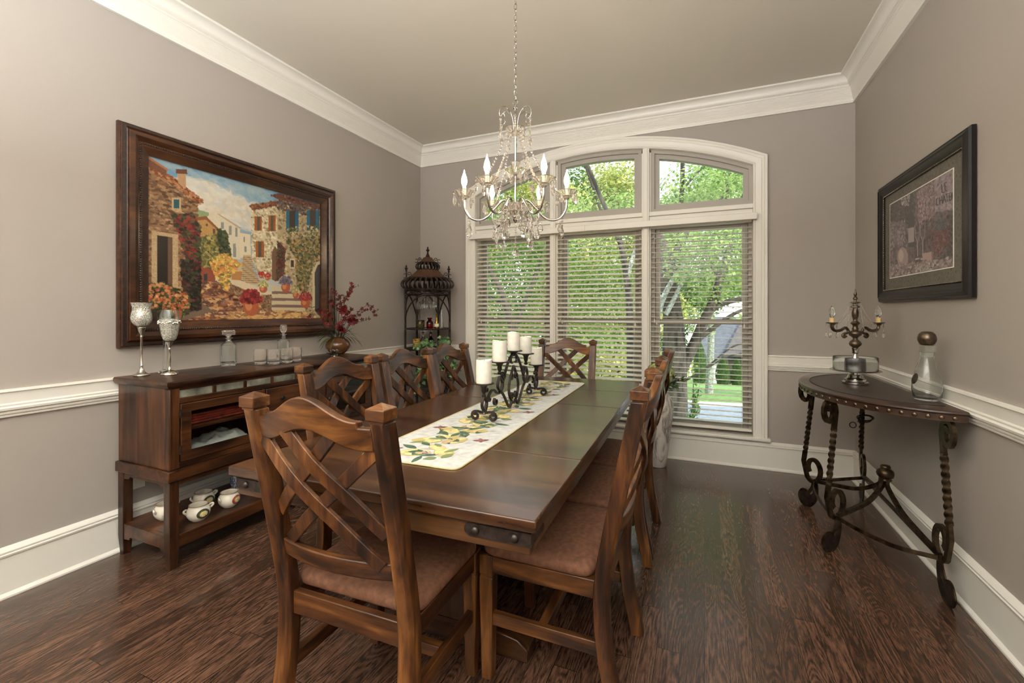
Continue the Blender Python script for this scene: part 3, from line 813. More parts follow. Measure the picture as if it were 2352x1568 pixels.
# stand: shaped apron frame, tapered legs, lower shelf
m = MB()
prof = [(-.008,.416),(.012,.430),(.016,.440),(.016,.478),(.010,.488),(.004,.490)]
m.box(SX0, SX1+.012, SY0-.012, SY0+.03, .436, .490); m.box(SX0, SX1+.012, SY1-.03, SY1+.012, .436, .490); m.box(SX1-.02, SX1+.012, SY0+.03, SY1-.03, .436, .490)
m.build('stand_frame', M['side_y'], t, org=OS, bevel=.006, seg=3)
for y0 in (SY0+.004, SY1-.026):
    pts = [(SX0+.05,.440),(SX1-.04,.440),(SX1-.04,.398),(SX1-.075,.402),(SX1-.085,.414),(SX0+.105,.414),(SX0+.095,.402),(SX0+.05,.398)]
    MB().prism(pts, y0, y0+.022, lambda u, v, a: (u, a, v)).build('side_apron', M['side_y'], t, org=OS, bevel=.002)
    pts = [(SX0+.05,.163),(SX1-.04,.163),(SX1-.04,.082),(SX1-.075,.086),(SX1-.085,.100),(SX0+.105,.100),(SX0+.095,.086),(SX0+.05,.082)]
    MB().prism(pts, y0, y0+.022, lambda u, v, a: (u, a, v)).build('lower_side_apron', M['side_y'], t, org=OS, bevel=.002)
B('front_apron', M['side_y'], (SX1-.026, SX1-.006, SY0+.04, SY1-.04, .410, .440))
B('shelf_apron', M['side_y'], (SX1-.026, SX1-.006, SY0+.04, SY1-.04, .098, .155))
B('lower_shelf', M['side_y'], (SX0+.01, SX1-.004, SY0+.026, SY1-.026, .145, .163))
for x0 in (SX0+.004, SX1-.046):
    for y0 in (SY0, SY1-.046):
        vs = []; fs = []
        for z, k in ((0,.006),(.10,.0),(.437,0)):
            vs += [(x0+k, y0+k, z), (x0+.046-k, y0+k, z), (x0+.046-k, y0+.046-k, z), (x0+k, y0+.046-k, z)]
        for i in range(2):
            for j in range(4): fs.append((i*4+j, i*4+(j+1)%4, i*4+4+(j+1)%4, i*4+4+j))
        fs += [(3,2,1,0),(8,9,10,11)]
        MB().add(vs, fs).build('leg', M['side_z'], t, org=OS, bevel=.003, smooth=20)

# inside the glass door
M['red_cloth'] = plain('red_cloth', (150,58,44), .8, var=.25, vs=40); M['white_china'] = plain('white_china', (226,230,226), .2, coat=.4)
def folded(name, mat, x0, x1, y0, y1, z, n, lab, cat):
    m = MB()
    for i in range(n):
        j = .006*(i % 2); m.box(x0+j, x1-j, y0+j*1.5, y1-j*.7, z+i*.013, z+i*.013+.0125)
    return tag(m.build(name, mat, bevel=.005, seg=3), lab, cat)
folded('folded_linen', M['red_cloth'], -2.66, -2.46, 1.44, 1.84, .6828, 4, 'stack of folded red table linen behind the sideboard glass door', 'linen')
m = MB(); nx, ny = 12, 26; vs = []
for j in range(ny+1):
    for i in range(nx+1):
        u, v = i/nx, j/ny; e = min(1, 6*min(u, 1-u, v, 1-v)+.001)**.5
        vs.append((-2.68+.24*u, 1.50+.345*v, .5088+e*(.050+.030*mnoise.noise(Vector((u*5, v*9, 1)))+.040*max(0, v-.3))))
m.add(vs, [(j*(nx+1)+i, j*(nx+1)+i+1, (j+1)*(nx+1)+i+1, (j+1)*(nx+1)+i) for j in range(ny) for i in range(nx)])
m.add([(-2.68,1.50,.5088),(-2.44,1.50,.5088),(-2.44,1.845,.5088),(-2.68,1.845,.5088)], [(0,1,2,3)])
tag(m.build('bundled_cloth', M['white_china'], smooth=70), 'bundled white lace cloth on the cabinet floor behind the glass door', 'linen')

# ------------------------------------------------------------------ things on the sideboard
def goblet(name, lab, x, y, cup, stem, ring=None, sm=None):
    t = thing(name, lab, 'candle holder', (x, y, .9308), 0, 'stemmed candle holders on the sideboard')
    MB().lathe(stem, (0,0,0), 24).build('stem', sm or M['nickel'], t, smooth=50)
    t.scale = (.80,.80,1)
    if ring:
        lo = [p for p in cup[:len(cup)//2+1] if p[1] < .301]; hi = [p for p in cup[:len(cup)//2+1] if p[1] > .299]
        MB().lathe(lo+[(lo[-1][0]-.003, lo[-1][1]), (.02, .190), (0, .190)], (0,0,0), 28).build('cup', M['mercury'], t, smooth=60)
        MB().lathe(hi+[(r-.0022, z) for r, z in hi[::-1]]+[hi[0]], (0,0,0), 28).build('clear_rim', M['glassware'], t, smooth=60)
    else: MB().lathe(cup, (0,0,0), 28).build('cup', M['mercury'] if not sm else M['glassware'], t, smooth=60)
    if ring:
        m = MB()
        for k in range(44):
            a = k*2.4; rr_ = ring[0]+R.uniform(-.003,.004); z = ring[1]+R.uniform(-.008,.008)
            m.sph((rr_*math.cos(a), rr_*math.sin(a), z), R.uniform(.004,.0065), 6, 4)
        m.build('jewel_ring', M['nickel'], t)
    return t
def shell(pr, th=.0025): return pr+[(max(0, r-th), z) for r, z in reversed(pr[:-1])][:-1]+[(0, pr[0][1]+th*1.2)]
cup1 = [(0,.258),(.020,.260),(.040,.270),(.055,.290),(.058,.308),(.055,.328),(.050,.348),(.050,.366),(.0585,.388)]
st1 = [(0,0),(.044,0),(.046,.005),(.043,.010),(.030,.014),(.018,.024),(.012,.038),(.009,.050),(.010,.054),(.007,.058),(.007,.205),(.010,.208),(.008,.215),(.010,.222),(.018,.236),(.024,.252),(.028,.255),(.026,.258),(0,.258)]
goblet('stemmed_candle_holder', 'tall mercury glass candle holder with flared rim, nearest the sideboard end', -2.745, 1.420, shell(cup1), st1)
for k in range(1):
    m = MB()
    for q in range(10): m.sph((.047+R.uniform(-.002,.003), R.uniform(-.012,.012), .350+R.uniform(-.012,.012)), .0045, 6, 4)
    m.build('jewel_brooch', M['nickel'], [o for o in C.objects if o.get('label', '').startswith('tall mercury')][0])
cup2 = [(0,.180),(.022,.182),(.036,.192),(.046,.215),(.052,.250),(.057,.275),(.058,.300),(.054,.325),(.046,.350)]
st2 = [(0,0),(.047,0),(.050,.004),(.047,.010),(.038,.018),(.020,.024),(.008,.026),(.012,.032),(.006,.040),(.006,.050),(.009,.085),(.009,.110),(.005,.132),(.010,.138),(.006,.145),(.014,.160),(.022,.178),(0,.180)]
goblet('stemmed_candle_holder', 'mercury glass candle holder with a jewelled band below its clear rim', -2.655, 1.505, shell(cup2), st2, ring=(.060,.283))
cup3 = [(0,.205),(.015,.206),(.028,.222),(.036,.250),(.038,.285),(.036,.320),(.031,.350)]
st3 = [(0,0),(.036,0),(.038,.004),(.030,.010),(.010,.018),(.009,.03),(.009,.19),(.014,.20),(.02,.205),(0,.205)]
goblet('stemmed_candle_holder', 'clear glass stemmed holder half hidden behind the jewelled one', -2.770, 1.545, shell(cup3), st3, sm=M['glassware'])

def decanter(name, lab, x, y, body, stop, n, facet):
    t = thing(name, lab, 'decanter', (x, y, .9308), .2); t.scale = (.88,.88,1)
    MB().lathe(body, (0,0,0), n, rip=facet).build('bottle', M['glassware'], t, smooth=20)
    MB().lathe(stop, (0,0,0), 10).build('stopper', M['crystal'], t, smooth=20)
fl = lambda a, k: 1+.02*(1 if int(a/(2*PI)*24+.5) % 2 else -1) if 1 <= k <= 6 else 1
decanter('decanter', 'square shouldered crystal decanter with a flat stopper, alone on the sideboard', -2.762, 1.906,
    [(0,0),(.046,0),(.050,.006),(.048,.012),(.050,.02),(.050,.128),(.047,.134),(.026,.148),(.017,.158),(.016,.170),(.030,.173),(.030,.177),(.014,.178),(.012,.165),(.020,.15),(.042,.130),(.0435,.03),(.036,.018),(0,.016)],
    [(0,.160),(.010,.161),(.011,.180),(.020,.190),(.043,.196),(.043,.218),(.036,.224),(0,.224)], 24, fl)
decanter('decanter', 'crystal decanter with a round ball stopper behind the cut tumblers', -2.752, 2.300,
    [(0,0),(.046,0),(.048,.006),(.046,.02),(.048,.128),(.044,.138),(.020,.150),(.016,.160),(.016,.176),(.029,.178),(.029,.182),(.012,.183),(.012,.165),(.018,.152),(.040,.134),(.042,.03),(.036,.02),(0,.018)],
    [(0,.165),(.009,.166),(.010,.186),(.012,.194),(.022,.202),(.027,.215),(.028,.226),(.024,.242),(.014,.250),(0,.252)], 20, fl)
GL = ['cut crystal tumbler nearest the square decanter', 'cut crystal tumbler second from the square decanter, at the front edge', 'cut crystal tumbler in front of the ball-stoppered decanter', 'cut crystal tumbler nearest the flower vase']
for (x, y), lab in zip(((-2.660,2.048),(-2.565,2.072),(-2.560,2.165),(-2.590,2.262)), GL):
    m = MB().lathe([(0,0),(.036,0),(.041,.006),(.042,.014),(.0425,.03),(.0435,.05),(.0435,.07),(.044,.096),(.0415,.096),(.041,.06),(.039,.024),(.03,.016),(0,.016)], (0,0,0), 24,
                   rip=lambda a, k: 1+.035*(1 if (int(a/(2*PI)*24+.5)+k) % 2 else -1) if 1 <= k <= 6 else 1)
    o = m.build('tumbler', M['crystal'], loc=(x, y, .9308), smooth=15); o.scale = (.88,.88,1); tag(o, lab, 'glass', 'cut crystal tumblers on the sideboard')
# lotus
m = MB()
for ring_, (n, L, tilt, z0) in enumerate(((9,.062,18,.006),(8,.050,42,.010),(6,.036,66,.012))):
    for k in range(n):
        a = 2*PI*k/n+ring_*.35; vs = []
        for i in range(6):
            f = i/5; wdt = .017*math.sin(PI*min(.999, .12+.88*f))*(1-.1*ring_)+(.0 if i < 5 else 0)
            d = .008+L*f*math.cos(rad(tilt)); z = z0+L*f*math.sin(rad(tilt))+.010*f*f
            for s in (-1, 0, 1): vs.append((d*math.cos(a)-s*wdt*math.sin(a), d*math.sin(a)+s*wdt*math.cos(a), z+(.006 if s else 0)*math.sin(PI*f)))
        m.add(vs, [(i*3+j, i*3+j+1, i*3+4+j, i*3+3+j) for i in range(5) for j in (0, 1)])
m.lathe([(0,0),(.026,0),(.028,.006),(.016,.012),(0,.012)], (0,0,0), 14)
tag(m.build('lotus_tealight_holder', M['chrome'], loc=(-2.570, 2.600, .9308), smooth=50), 'silver lotus flower tealight holder in front of the brown vase', 'tealight holder')
# brown vase and the spray of red blooms
M['brown_glaze'] = wood('brown_glaze', [(.3,(58,34,18)),(.5,(92,58,32)),(.7,(116,78,46))], 'z', rough=.22, coat=.6)
VX, VY = -2.735, 2.800
tag(MB().lathe([(0,0),(.045,0),(.050,.004),(.075,.022),(.094,.052),(.097,.072),(.088,.098),(.068,.118),(.052,.127),(.054,.132),(.050,.133),(.047,.126),(.06,.11),(.08,.07),(.04,.01),(0,.01)], (0,0,0), 32).build('vase', M['brown_glaze'], loc=(VX, VY, .9308), smooth=60),
    'squat round brown vase at the far end of the sideboard', 'vase')
M['stem'] = plain('dry_stem', (62,56,38), .7, var=.2); M['leaf_olive'] = leafmat('olive_leaf', [(48,58,34),(84,92,54),(120,122,72)], .25); M['red_petal'] = leafmat('red_petal', [(64,14,18),(104,24,30),(146,54,56)], .25)
t = thing('flower_spray', 'spray of dark red artificial blooms with grassy leaves standing in the brown vase', 'flowers', (VX, VY, 1.0))
OF = t.location
def petalflower(mb, p, s, n=5, rnd=R):
    a0 = rnd.uniform(0, 6.28); nrm = Vector((rnd.uniform(-.3,1), rnd.uniform(-1,.3), rnd.uniform(-.3,.6))).normalized()
    u = nrm.orthogonal().normalized(); v = nrm.cross(u)
    for k in range(n):
        a = a0+2*PI*k/n; d = u*math.cos(a)+v*math.sin(a); e = nrm.cross(d)
        q = [Vector(p), Vector(p)+d*s*.55+e*s*.33+nrm*s*.15, Vector(p)+d*s+nrm*s*.3, Vector(p)+d*s*.55-e*s*.33+nrm*s*.15]
        mb.add(q, [(0,1,2,3)])
def leaf(mb, p, d, L, w, droop=0, n=4):
    d = Vector(d).normalized(); sd = d.cross(Vector((0,0,1)))
    if sd.length < .05: sd = Vector((1,0,0))
    sd.normalize(); vs = []
    q = Vector(p)
    for i in range(n+1):
        f = i/n; ww = w*math.sin(PI*min(.98, .12+.86*f))
        vs += [q-sd*ww, q+sd*ww]
        q = q+d*(L/n); d = (d+Vector((0,0,-droop/n))).normalized()
    mb.add(vs, [(2*i, 2*i+1, 2*i+3, 2*i+2) for i in range(n)])
stems = MB(); lv = MB(); fl_ = MB()
r4 = random.Random(4)
for (ty, tz, tx, k) in [(2.94,1.500,-2.68,9),(2.87,1.43,-2.66,8),(2.80,1.40,-2.70,8),(2.72,1.44,-2.70,6),(2.66,1.36,-2.68,7),(2.56,1.28,-2.64,7),(2.48,1.26,-2.70,6),(2.52,1.20,-2.60,4),(3.22,1.26,-2.70,7),(3.16,1.30,-2.64,5),(3.05,1.22,-2.62,5),(2.80,1.30,-2.58,7),(2.72,1.24,-2.56,6),(2.62,1.18,-2.56,5),(2.88,1.26,-2.58,5)]:
    mid = (VX+(tx-VX)*.35, VY+(ty-VY)*.35, 1.06+(tz-1.06)*.62)
    far = abs(ty-VY) > .28
    pts = cr([(VX+r4.uniform(-.02,.02), VY+r4.uniform(-.02,.02), 1.0), mid, (VX+(tx-VX)*.75, VY+(ty-VY)*.75, tz+(.03 if far else -.03)), (tx, ty, tz-(.03 if far else 0))], 7)
    stems.tube(pts, lambda f: .0026-.0016*f, 5)
    for q in range(k):
        p = pts[int(len(pts)*(.42+.56*q/max(1,k-1)))-1]
        o = Vector((r4.uniform(-.02,.02), r4.uniform(-.02,.02), r4.uniform(-.01,.015)))
        petalflower(fl_, p+o, r4.uniform(.014,.022), 5, r4)
        if r4.random() < .5: petalflower(fl_, p-o, r4.uniform(.012,.018), 4, r4)
        if q % 2: leaf(lv, p, (r4.uniform(-1,1), r4.uniform(-1,1), r4.uniform(-.2,.8)), .032, .008)
for (cy, cz, cx) in ((2.745,1.275,-2.62),(2.70,1.13,-2.60),(2.80,1.20,-2.60)):
    for q in range(5): petalflower(fl_, Vector((cx, cy, cz))+Vector((r4.uniform(-.01,.02), r4.uniform(-.025,.025), r4.uniform(-.025,.025))), .034, 6, r4)
for q in range(34):
    a = r4.uniform(0, 6.28); up = r4.uniform(.15, 1.4)
    leaf(lv, (VX+.03*math.cos(a), VY+.03*math.sin(a), 1.05), (math.cos(a)*(1 if math.cos(a) > 0 else .04), math.sin(a), up), r4.uniform(.13,.25), r4.uniform(.003,.008), r4.uniform(.9,2.4), 8)
stems.build('stems', M['stem'], t, org=OF, recalc=False); lv.build('leaves', M['leaf_olive'], t, org=OF, recalc=False, smooth=0); fl_.build('blossoms', M['red_petal'], t, org=OF, recalc=False, smooth=0)

# soup bowls and the blue and white jar on the lower shelf
M['cream'] = plain('cream_glaze', (232,226,210), .18, coat=.5); M['brown_rim'] = plain('brown_rim', (128,84,40), .3)
LBL = [plain('label_dark', (56,56,44), .5, var=.4, vs=160), plain('label_cream', (214,196,140), .5, var=.2, vs=150), plain('label_red', (150,70,56), .5, var=.4, vs=140)]
BW = [(-2.478,1.545,-12,0,'cream handled soup bowl at the shelf front, nearest the table-side leg'), (-2.490,1.722,8,1,'cream handled soup bowl with a reddish label, closest to the blue jar'), (-2.625,1.665,-6,0,'cream handled soup bowl at the back of the shelf, behind the front pair'), (-2.655,1.487,10,0,'cream handled soup bowl partly hidden by the sideboard corner leg')]
for x, y, rz_, kind, lab in BW:
    t = thing('soup_bowl', lab, 'bowl', (x, y, .1636), rad(rz_), 'cream soup bowls on the sideboard shelf'); t.scale = (.88,.88,1)
    MB().lathe([(0,0),(.034,0),(.037,.004),(.050,.014),(.061,.032),(.063,.046),(.058,.062),(.050,.073),(.049,.078),(.052,.082),(.048,.083),(.046,.076),(.055,.058),(.058,.042),(.046,.016),(0,.009)], (0,0,0), 32).build('bowl_body', M['cream'], t, smooth=60)
    MB().tube([(.0505*math.cos(2*PI*i/32), .0505*math.sin(2*PI*i/32), .0828) for i in range(32)], .0016, 5, closed=True).build('rim_band', M['brown_rim'], t)
    for s in (-1, 1):
        MB().tube(cr([(.012*s-.012, s*.056, .062), (.0, s*.074, .068), (.008, s*.078, .062), (.0, s*.060, .044)], 5), .0055, 8).build('lug_handle', M['cream'], t)
    m = MB()
    for mi, (hw, hz, off) in enumerate(((.60,.025,.0009),(.36,.015,.0013))):
        n = 20; vs = []
        def srf(aa, z):
            pr = [(.050,.014),(.061,.032),(.063,.046),(.058,.062),(.050,.073)]
            for (r0, z0), (r1, z1) in zip(pr, pr[1:]):
                if z <= z1: rr_ = r0+(r1-r0)*(z-z0)/(z1-z0); break
            return ((rr_+off+.0006)*math.cos(aa), (rr_+off+.0006)*math.sin(aa), z)
        vs.append(srf(.1, .043))
        for k in (.34, .67, 1):
            for i in range(n): vs.append(srf(.1+hw*k*math.cos(2*PI*i/n), .043+hz*k*math.sin(2*PI*i/n)))
        fs = [(0, 1+i, 1+(i+1) % n) for i in range(n)]
        for k in range(2): fs += [(1+k*n+i, 1+k*n+n+i, 1+k*n+n+(i+1) % n, 1+k*n+(i+1) % n) for i in range(n)]
        m.add(vs, fs, mi)
    m.build('printed_label', [LBL[2] if kind else LBL[0], LBL[1]], t, recalc=False)
def blue_china():
    m, nt, b, out = nm('blue_china')
    tc = node(nt, 'ShaderNodeTexCoord'); n = node(nt, 'ShaderNodeTexNoise', i_Scale=22.0, i_Detail=5.0, i_Distortion=1.2); nt.links.new(tc.outputs['Object'], n.inputs['Vector'])
    r = ramp(nt, n.outputs[0], [(.44,(226,230,236)),(.5,(150,166,206)),(.56,(62,84,150)),(.62,(220,226,234))]); nt.links.new(r.outputs[0], b.inputs['Base Color'])
    b.inputs['Roughness'].default_value = .15; b.inputs['Coat Weight'].default_value = .5; return m
M['blue'] = blue_china()
t = thing('ginger_jar', 'round blue and white china jar on its saucer, far end of the soup bowls', 'jar', (-2.640, 1.905, .1636))
MB().lathe([(0,0),(.05,0),(.072,.010),(.074,.013),(.05,.008),(0,.006)], (0,0,0), 28).build('saucer', M['blue'], t, smooth=60)
MB().lathe([(0,.008),(.034,.008),(.036,.014),(.054,.034),(.063,.062),(.060,.088),(.044,.108),(.034,.114),(.034,.122),(.030,.122),(.030,.112),(.05,.08),(.04,.02),(0,.016)], (0,0,0), 28).build('jar_body', M['blue'], t, smooth=60)

# ------------------------------------------------------------------ pictures: pigment laid on the canvas as one colour per vertex
class Ras:
    def __init__(s, W, H, quad, seed=1):
        s.W, s.H = W, H; s.gain = .93; s.a = np.zeros((H, W, 3)); s.rng = np.random.default_rng(seed)
        A = []; bb = []
        for (x, y), (u, v) in zip(quad, ((0,0),(W,0),(W,H),(0,H))):
            A += [[x,y,1,0,0,0,-u*x,-u*y],[0,0,0,x,y,1,-v*x,-v*y]]; bb += [u, v]
        h = np.linalg.solve(np.array(A, float), np.array(bb, float)); s.h = np.append(h, 1).reshape(3, 3)
        s.yy, s.xx = np.mgrid[0:H, 0:W]
    def p(s, pts):
        q = np.c_[np.array(pts, float), np.ones(len(pts))] @ s.h.T
        return q[:, :2]/q[:, 2:]
    def mask(s, P):
        x = s.xx+.5; y = s.yy+.5; ins = np.zeros(x.shape, bool); n = len(P)
        for i in range(n):
            (x0, y0), (x1, y1) = P[i], P[i-1]
            if y0 == y1: continue
            ins ^= ((y0 > y) != (y1 > y)) & (x < (x1-x0)*(y-y0)/(y1-y0)+x0)
        return ins
    def poly(s, pts, col, var=4):
        k = s.mask(s.p(pts)); n = s.rng.normal(0, var, (s.H, s.W, 1))
        s.a[k] = (np.array(col, float)+n)[k]
    def rect(s, x0, y0, x1, y1, col, var=4, sl=0): s.poly([(x0,y0),(x1,y0+sl),(x1,y1+sl),(x0,y1)], col, var)
    def line(s, pts, w, col):
        for a, b in zip(pts, pts[1:]):
            d = np.array(b, float)-np.array(a, float); n = np.array([-d[1], d[0]])/max(1e-6, np.hypot(*d))*w/2
            s.poly([tuple(a+n), tuple(b+n), tuple(b-n), tuple(a-n)], col, 2)
    def dabs(s, pts, n, cols, sz, asp=1.6, jit=14, ang=0, flat=.6, al=.8):
        P = s.p(pts); k = s.mask(P); ys, xs = np.nonzero(k)
        if not len(xs): return
        for i in s.rng.integers(0, len(xs), int(n*1.9)):
            c = np.array(cols[s.rng.integers(len(cols))], float)+s.rng.normal(0, jit)
            r = sz*.62*s.rng.uniform(.45, 1.3); a = ang+s.rng.normal(0, flat); ca, sa = math.cos(a), math.sin(a)
            R_ = int(r*asp)+2; x0, x1, y0, y1 = max(0, xs[i]-R_), min(s.W, xs[i]+R_), max(0, ys[i]-R_), min(s.H, ys[i]+R_)
            X = s.xx[y0:y1, x0:x1]-xs[i]; Y = s.yy[y0:y1, x0:x1]-ys[i]
            q = ((X*ca+Y*sa)/(r*asp))**2+((-X*sa+Y*ca)/r)**2 < 1
            s.a[y0:y1, x0:x1][q] = s.a[y0:y1, x0:x1][q]*(1-al)+c*al
    def ell(s, x, y, rx, ry, col, var=8, hl=None):
        s.poly([(x+rx*math.cos(2*PI*i/24), y+ry*math.sin(2*PI*i/24)) for i in range(24)], col, var)
        if hl: s.poly([(x-rx*.3+rx*.45*math.cos(2*PI*i/16), y-ry*.2+ry*.6*math.sin(2*PI*i/16)) for i in range(16)], hl, var)
    def mesh(s, name, fn, mat, parent=None, org=(0,0,0)):
        W, H = s.W, s.H; a = np.clip(s.a*s.gain, 0, 255)/255.; l = np.where(a <= .04045, a/12.92, ((a+.055)/1.055)**2.4)
        vs = [fn(i/(W-1), j/(H-1)) for j in range(H) for i in range(W)]
        vs = [tuple(Vector(v)-Vector(org)) for v in vs]
        fs = [(j*W+i, j*W+i+1, (j+1)*W+i+1, (j+1)*W+i) for j in range(H-1) for i in range(W-1)]
        me = bpy.data.meshes.new(name); me.from_pydata(vs, [], fs); me.materials.append(mat)
        at = me.color_attributes.new('pigment', 'FLOAT_COLOR', 'POINT')
        at.data.foreach_set('color', np.c_[l.reshape(-1, 3), np.ones(W*H)].ravel().astype(np.float32))
        o = bpy.data.objects.new(name, me); C.objects.link(o); o.parent = parent
        return o
def pigment(name, rough=.4, coat=0):
    m, nt, b, out = nm(name)
    at = node(nt, 'ShaderNodeAttribute', attribute_name='pigment'); nt.links.new(at.outputs[0], b.inputs['Base Color'])
    b.inputs['Roughness'].default_value = rough; b.inputs['Coat Weight'].default_value = coat; b.inputs['Coat Roughness'].default_value = .03
    return m
def frame_ring(mb, a0, a1, b0, b1, prof, fn, mi=0):
    # mitred picture frame: prof [(inset, height)] around the rectangle, fn(a, b, h) -> xyz
    for (i0, h0), (i1, h1) in zip(prof, prof[1:]):
        P = lambda i, h: [fn(a0+i, b0+i, h), fn(a1-i, b0+i, h), fn(a1-i, b1-i, h), fn(a0+i, b1-i, h), fn(a0+i, b0+i, h)]
        mb.strip(P(i0, h0), P(i1, h1), mi)

Q = Ras(400, 306, [(245,290),(1258,557),(1255,1245),(237,1258)], 5)
Q.a[:] = np.linspace(np.array([112,156,190]), np.array([226,216,196]), Q.H)[:, None, :]
Q.dabs([(400,420),(700,430),(880,540),(850,720),(600,640),(440,520)], 420, [(232,224,206),(240,232,214),(206,212,210),(222,206,180)], 9, 2.2, 6, al=.35)
Q.dabs([(245,295),(700,400),(980,500),(900,560),(600,430),(300,330)], 160, [(120,162,190),(146,178,194),(176,192,192)], 8, 2.4, 6, al=.35)
Q.poly([(528,600),(600,620),(600,670),(525,660)], (150,168,120))
Q.poly([(590,640),(650,628),(780,705),(782,895),(640,880),(600,720)], (226,214,188)); Q.poly([(645,626),(660,628),(790,708),(776,712)], (196,170,136))
Q.poly([(778,735),(840,747),(842,880),(778,885)], (234,218,186))
for r_ in ((668,675,685,715),(715,695,730,750),(752,705,765,760),(738,800,755,880),(800,760,808,790),(806,815,818,850)): Q.rect(*r_, (146,148,138))
Q.poly([(528,660),(582,650),(650,715),(650,890),(525,890)], (192,148,90), 12); Q.poly([(522,648),(582,640),(655,712),(645,720),(580,660),(525,668)], (150,92,54)); Q.rect(580,685,592,700,(90,70,50)); Q.rect(620,715,634,755,(96,78,56))
Q.poly([(540,925),(632,940),(632,1030),(540,1030)], (148,76,50)); Q.rect(568,980,588,1022,(52,58,66))
Q.dabs([(532,770),(650,745),(720,830),(715,900),(640,950),(532,930)], 420, [(122,118,62),(176,160,92),(74,78,42),(100,92,52)], 4)
Q.dabs([(650,715),(700,730),(725,890),(665,860)], 170, [(56,70,42),(80,86,52),(44,52,34)], 4)
# street and steps
Q.poly([(540,1035),(640,1020),(730,1090),(800,1130),(1000,1195),(1258,1200),(1258,1250),(430,1258),(470,1200)], (124,80,58))
Q.dabs([(540,1035),(640,1020),(800,1130),(1000,1195),(1258,1200),(1258,1250),(430,1258),(500,1190)], 620, [(196,132,84),(88,56,48),(150,98,70),(110,72,56),(222,176,120)], 4, 2.4, flat=.2)
Q.dabs([(700,1200),(1258,1195),(1258,1250),(700,1255)], 240, [(236,196,132),(222,170,104),(150,104,74)], 4, 2.6, flat=.15)
Q.poly([(540,1140),(622,1200),(440,1258),(440,1245)], (122,102,84))
Q.poly([(798,868),(842,868),(856,960),(905,1045),(800,1035),(782,950)], (206,178,134))
for i in range(14):
    y = 880+i*11.5; Q.line([(796-i*1, y),(846+i*4, y+2)], 4, (138,104,76))
# right houses
Q.poly([(845,592),(1000,572),(1003,1018),(905,1005),(850,900)], (220,204,168)); Q.dabs([(845,592),(1000,572),(1003,1018),(905,1005),(850,900)], 380, [(186,164,122),(238,226,198),(150,132,96),(226,208,170)], 3.5)
Q.poly([(835,572),(990,545),(1000,572),(852,602)], (132,78,50)); Q.dabs([(835,572),(990,545),(1000,572),(852,602)], 60, [(160,100,64),(100,58,40)], 3)
Q.poly([(998,528),(1258,592),(1258,1250),(1165,1200),(1003,1018)], (188,166,126)); Q.dabs([(998,528),(1258,592),(1258,1250),(1165,1200),(1003,1018)], 700, [(150,130,94),(212,192,152),(122,102,76),(196,174,132)], 4)
Q.dabs([(998,528),(1258,592),(1258,640),(1003,590)], 150, [(92,74,72),(120,98,84),(78,62,58)], 4)
Q.poly([(962,512),(1010,497),(1258,562),(1258,592),(1000,532)], (104,62,48)); Q.dabs([(962,512),(1010,497),(1258,562),(1258,592),(1000,532)], 70, [(136,84,58),(80,48,40)], 3)
for x0, y0, x1, y1 in ((866,637,908,722),(948,630,990,725),(872,785,920,880)):
    w = (x1-x0)*.3; Q.rect(x0, y0, x1, y1, (96,86,68)); Q.rect(x0, y0, x0+w, y1, (172,98,42), 10); Q.rect(x1-w, y0, x1, y1, (164,92,40), 10)
for x0, y0, x1, y1 in ((1052,602,1127,726),(1175,596,1250,720)):
    w = (x1-x0)*.27; Q.rect(x0, y0, x1, y1, (70,58,50)); Q.rect(x0, y0, x0+w, y1, (40,108,134), 12); Q.rect(x1-w, y0, x1, y1, (36,100,128), 12)
    Q.dabs([(x0+5,y1-30),(x1-5,y1-30),(x1-10,y1+25),(x0+15,y1+25)], 50, [(110,120,64),(220,190,150),(80,90,50)], 3)
Q.poly([(966,1015),(966,850),(985,812),(1003,840),(1003,1022)], (124,92,66))
Q.dabs([(1000,780),(1045,830),(1040,980),(990,1020)], 200, [(92,42,40),(84,88,52),(132,40,42),(60,62,40)], 3.5)
Q.dabs([(1050,770),(1258,750),(1258,870),(1205,940),(1170,1100),(1115,1060),(1110,890)], 560, [(112,110,60),(152,136,82),(60,66,46),(196,146,92),(86,88,52)], 4)
Q.rect(1072,888,1104,946,(222,202,164)); Q.rect(1079,896,1098,938,(62,52,46))
Q.poly([(1208,1190),(1208,960),(1235,905),(1258,900),(1258,1230)], (214,196,156)); Q.poly([(1222,1200),(1222,970),(1240,925),(1258,918),(1258,1240)], (66,58,58))
Q.poly([(960,1040),(1110,1098),(1165,1190),(1165,1200),(960,1195)], (218,200,160))
for a, b in (((965,1090),(1100,1090)),((960,1130),(1140,1132)),((960,1170),(1155,1172))): Q.line([a, b], 16, (134,104,100))
# walls, piers, hedges
Q.poly([(720,1030),(890,1100),(905,1160),(720,1085)], (146,108,76)); Q.dabs([(720,1030),(890,1100),(905,1160),(720,1085)], 110, [(176,136,96),(110,80,60)], 3)
Q.poly([(725,1012),(765,1012),(962,1088),(962,1110),(880,1102),(728,1040)], (228,208,172)); Q.poly([(725,958),(790,962),(785,1018),(730,1014)], (192,134,76)); Q.poly([(720,948),(795,952),(795,966),(720,962)], (216,186,140))
Q.dabs([(620,880),(700,862),(785,925),(725,985),(700,1085),(645,1010),(608,930)], 420, [(236,182,82),(220,138,78),(250,216,122),(122,112,52),(200,160,80)], 4)
Q.poly([(900,1105),(963,1102),(963,1200),(905,1204)], (142,106,76)); Q.dabs([(900,1105),(963,1102),(963,1200),(905,1204)], 60, [(176,138,98),(104,76,58)], 3)
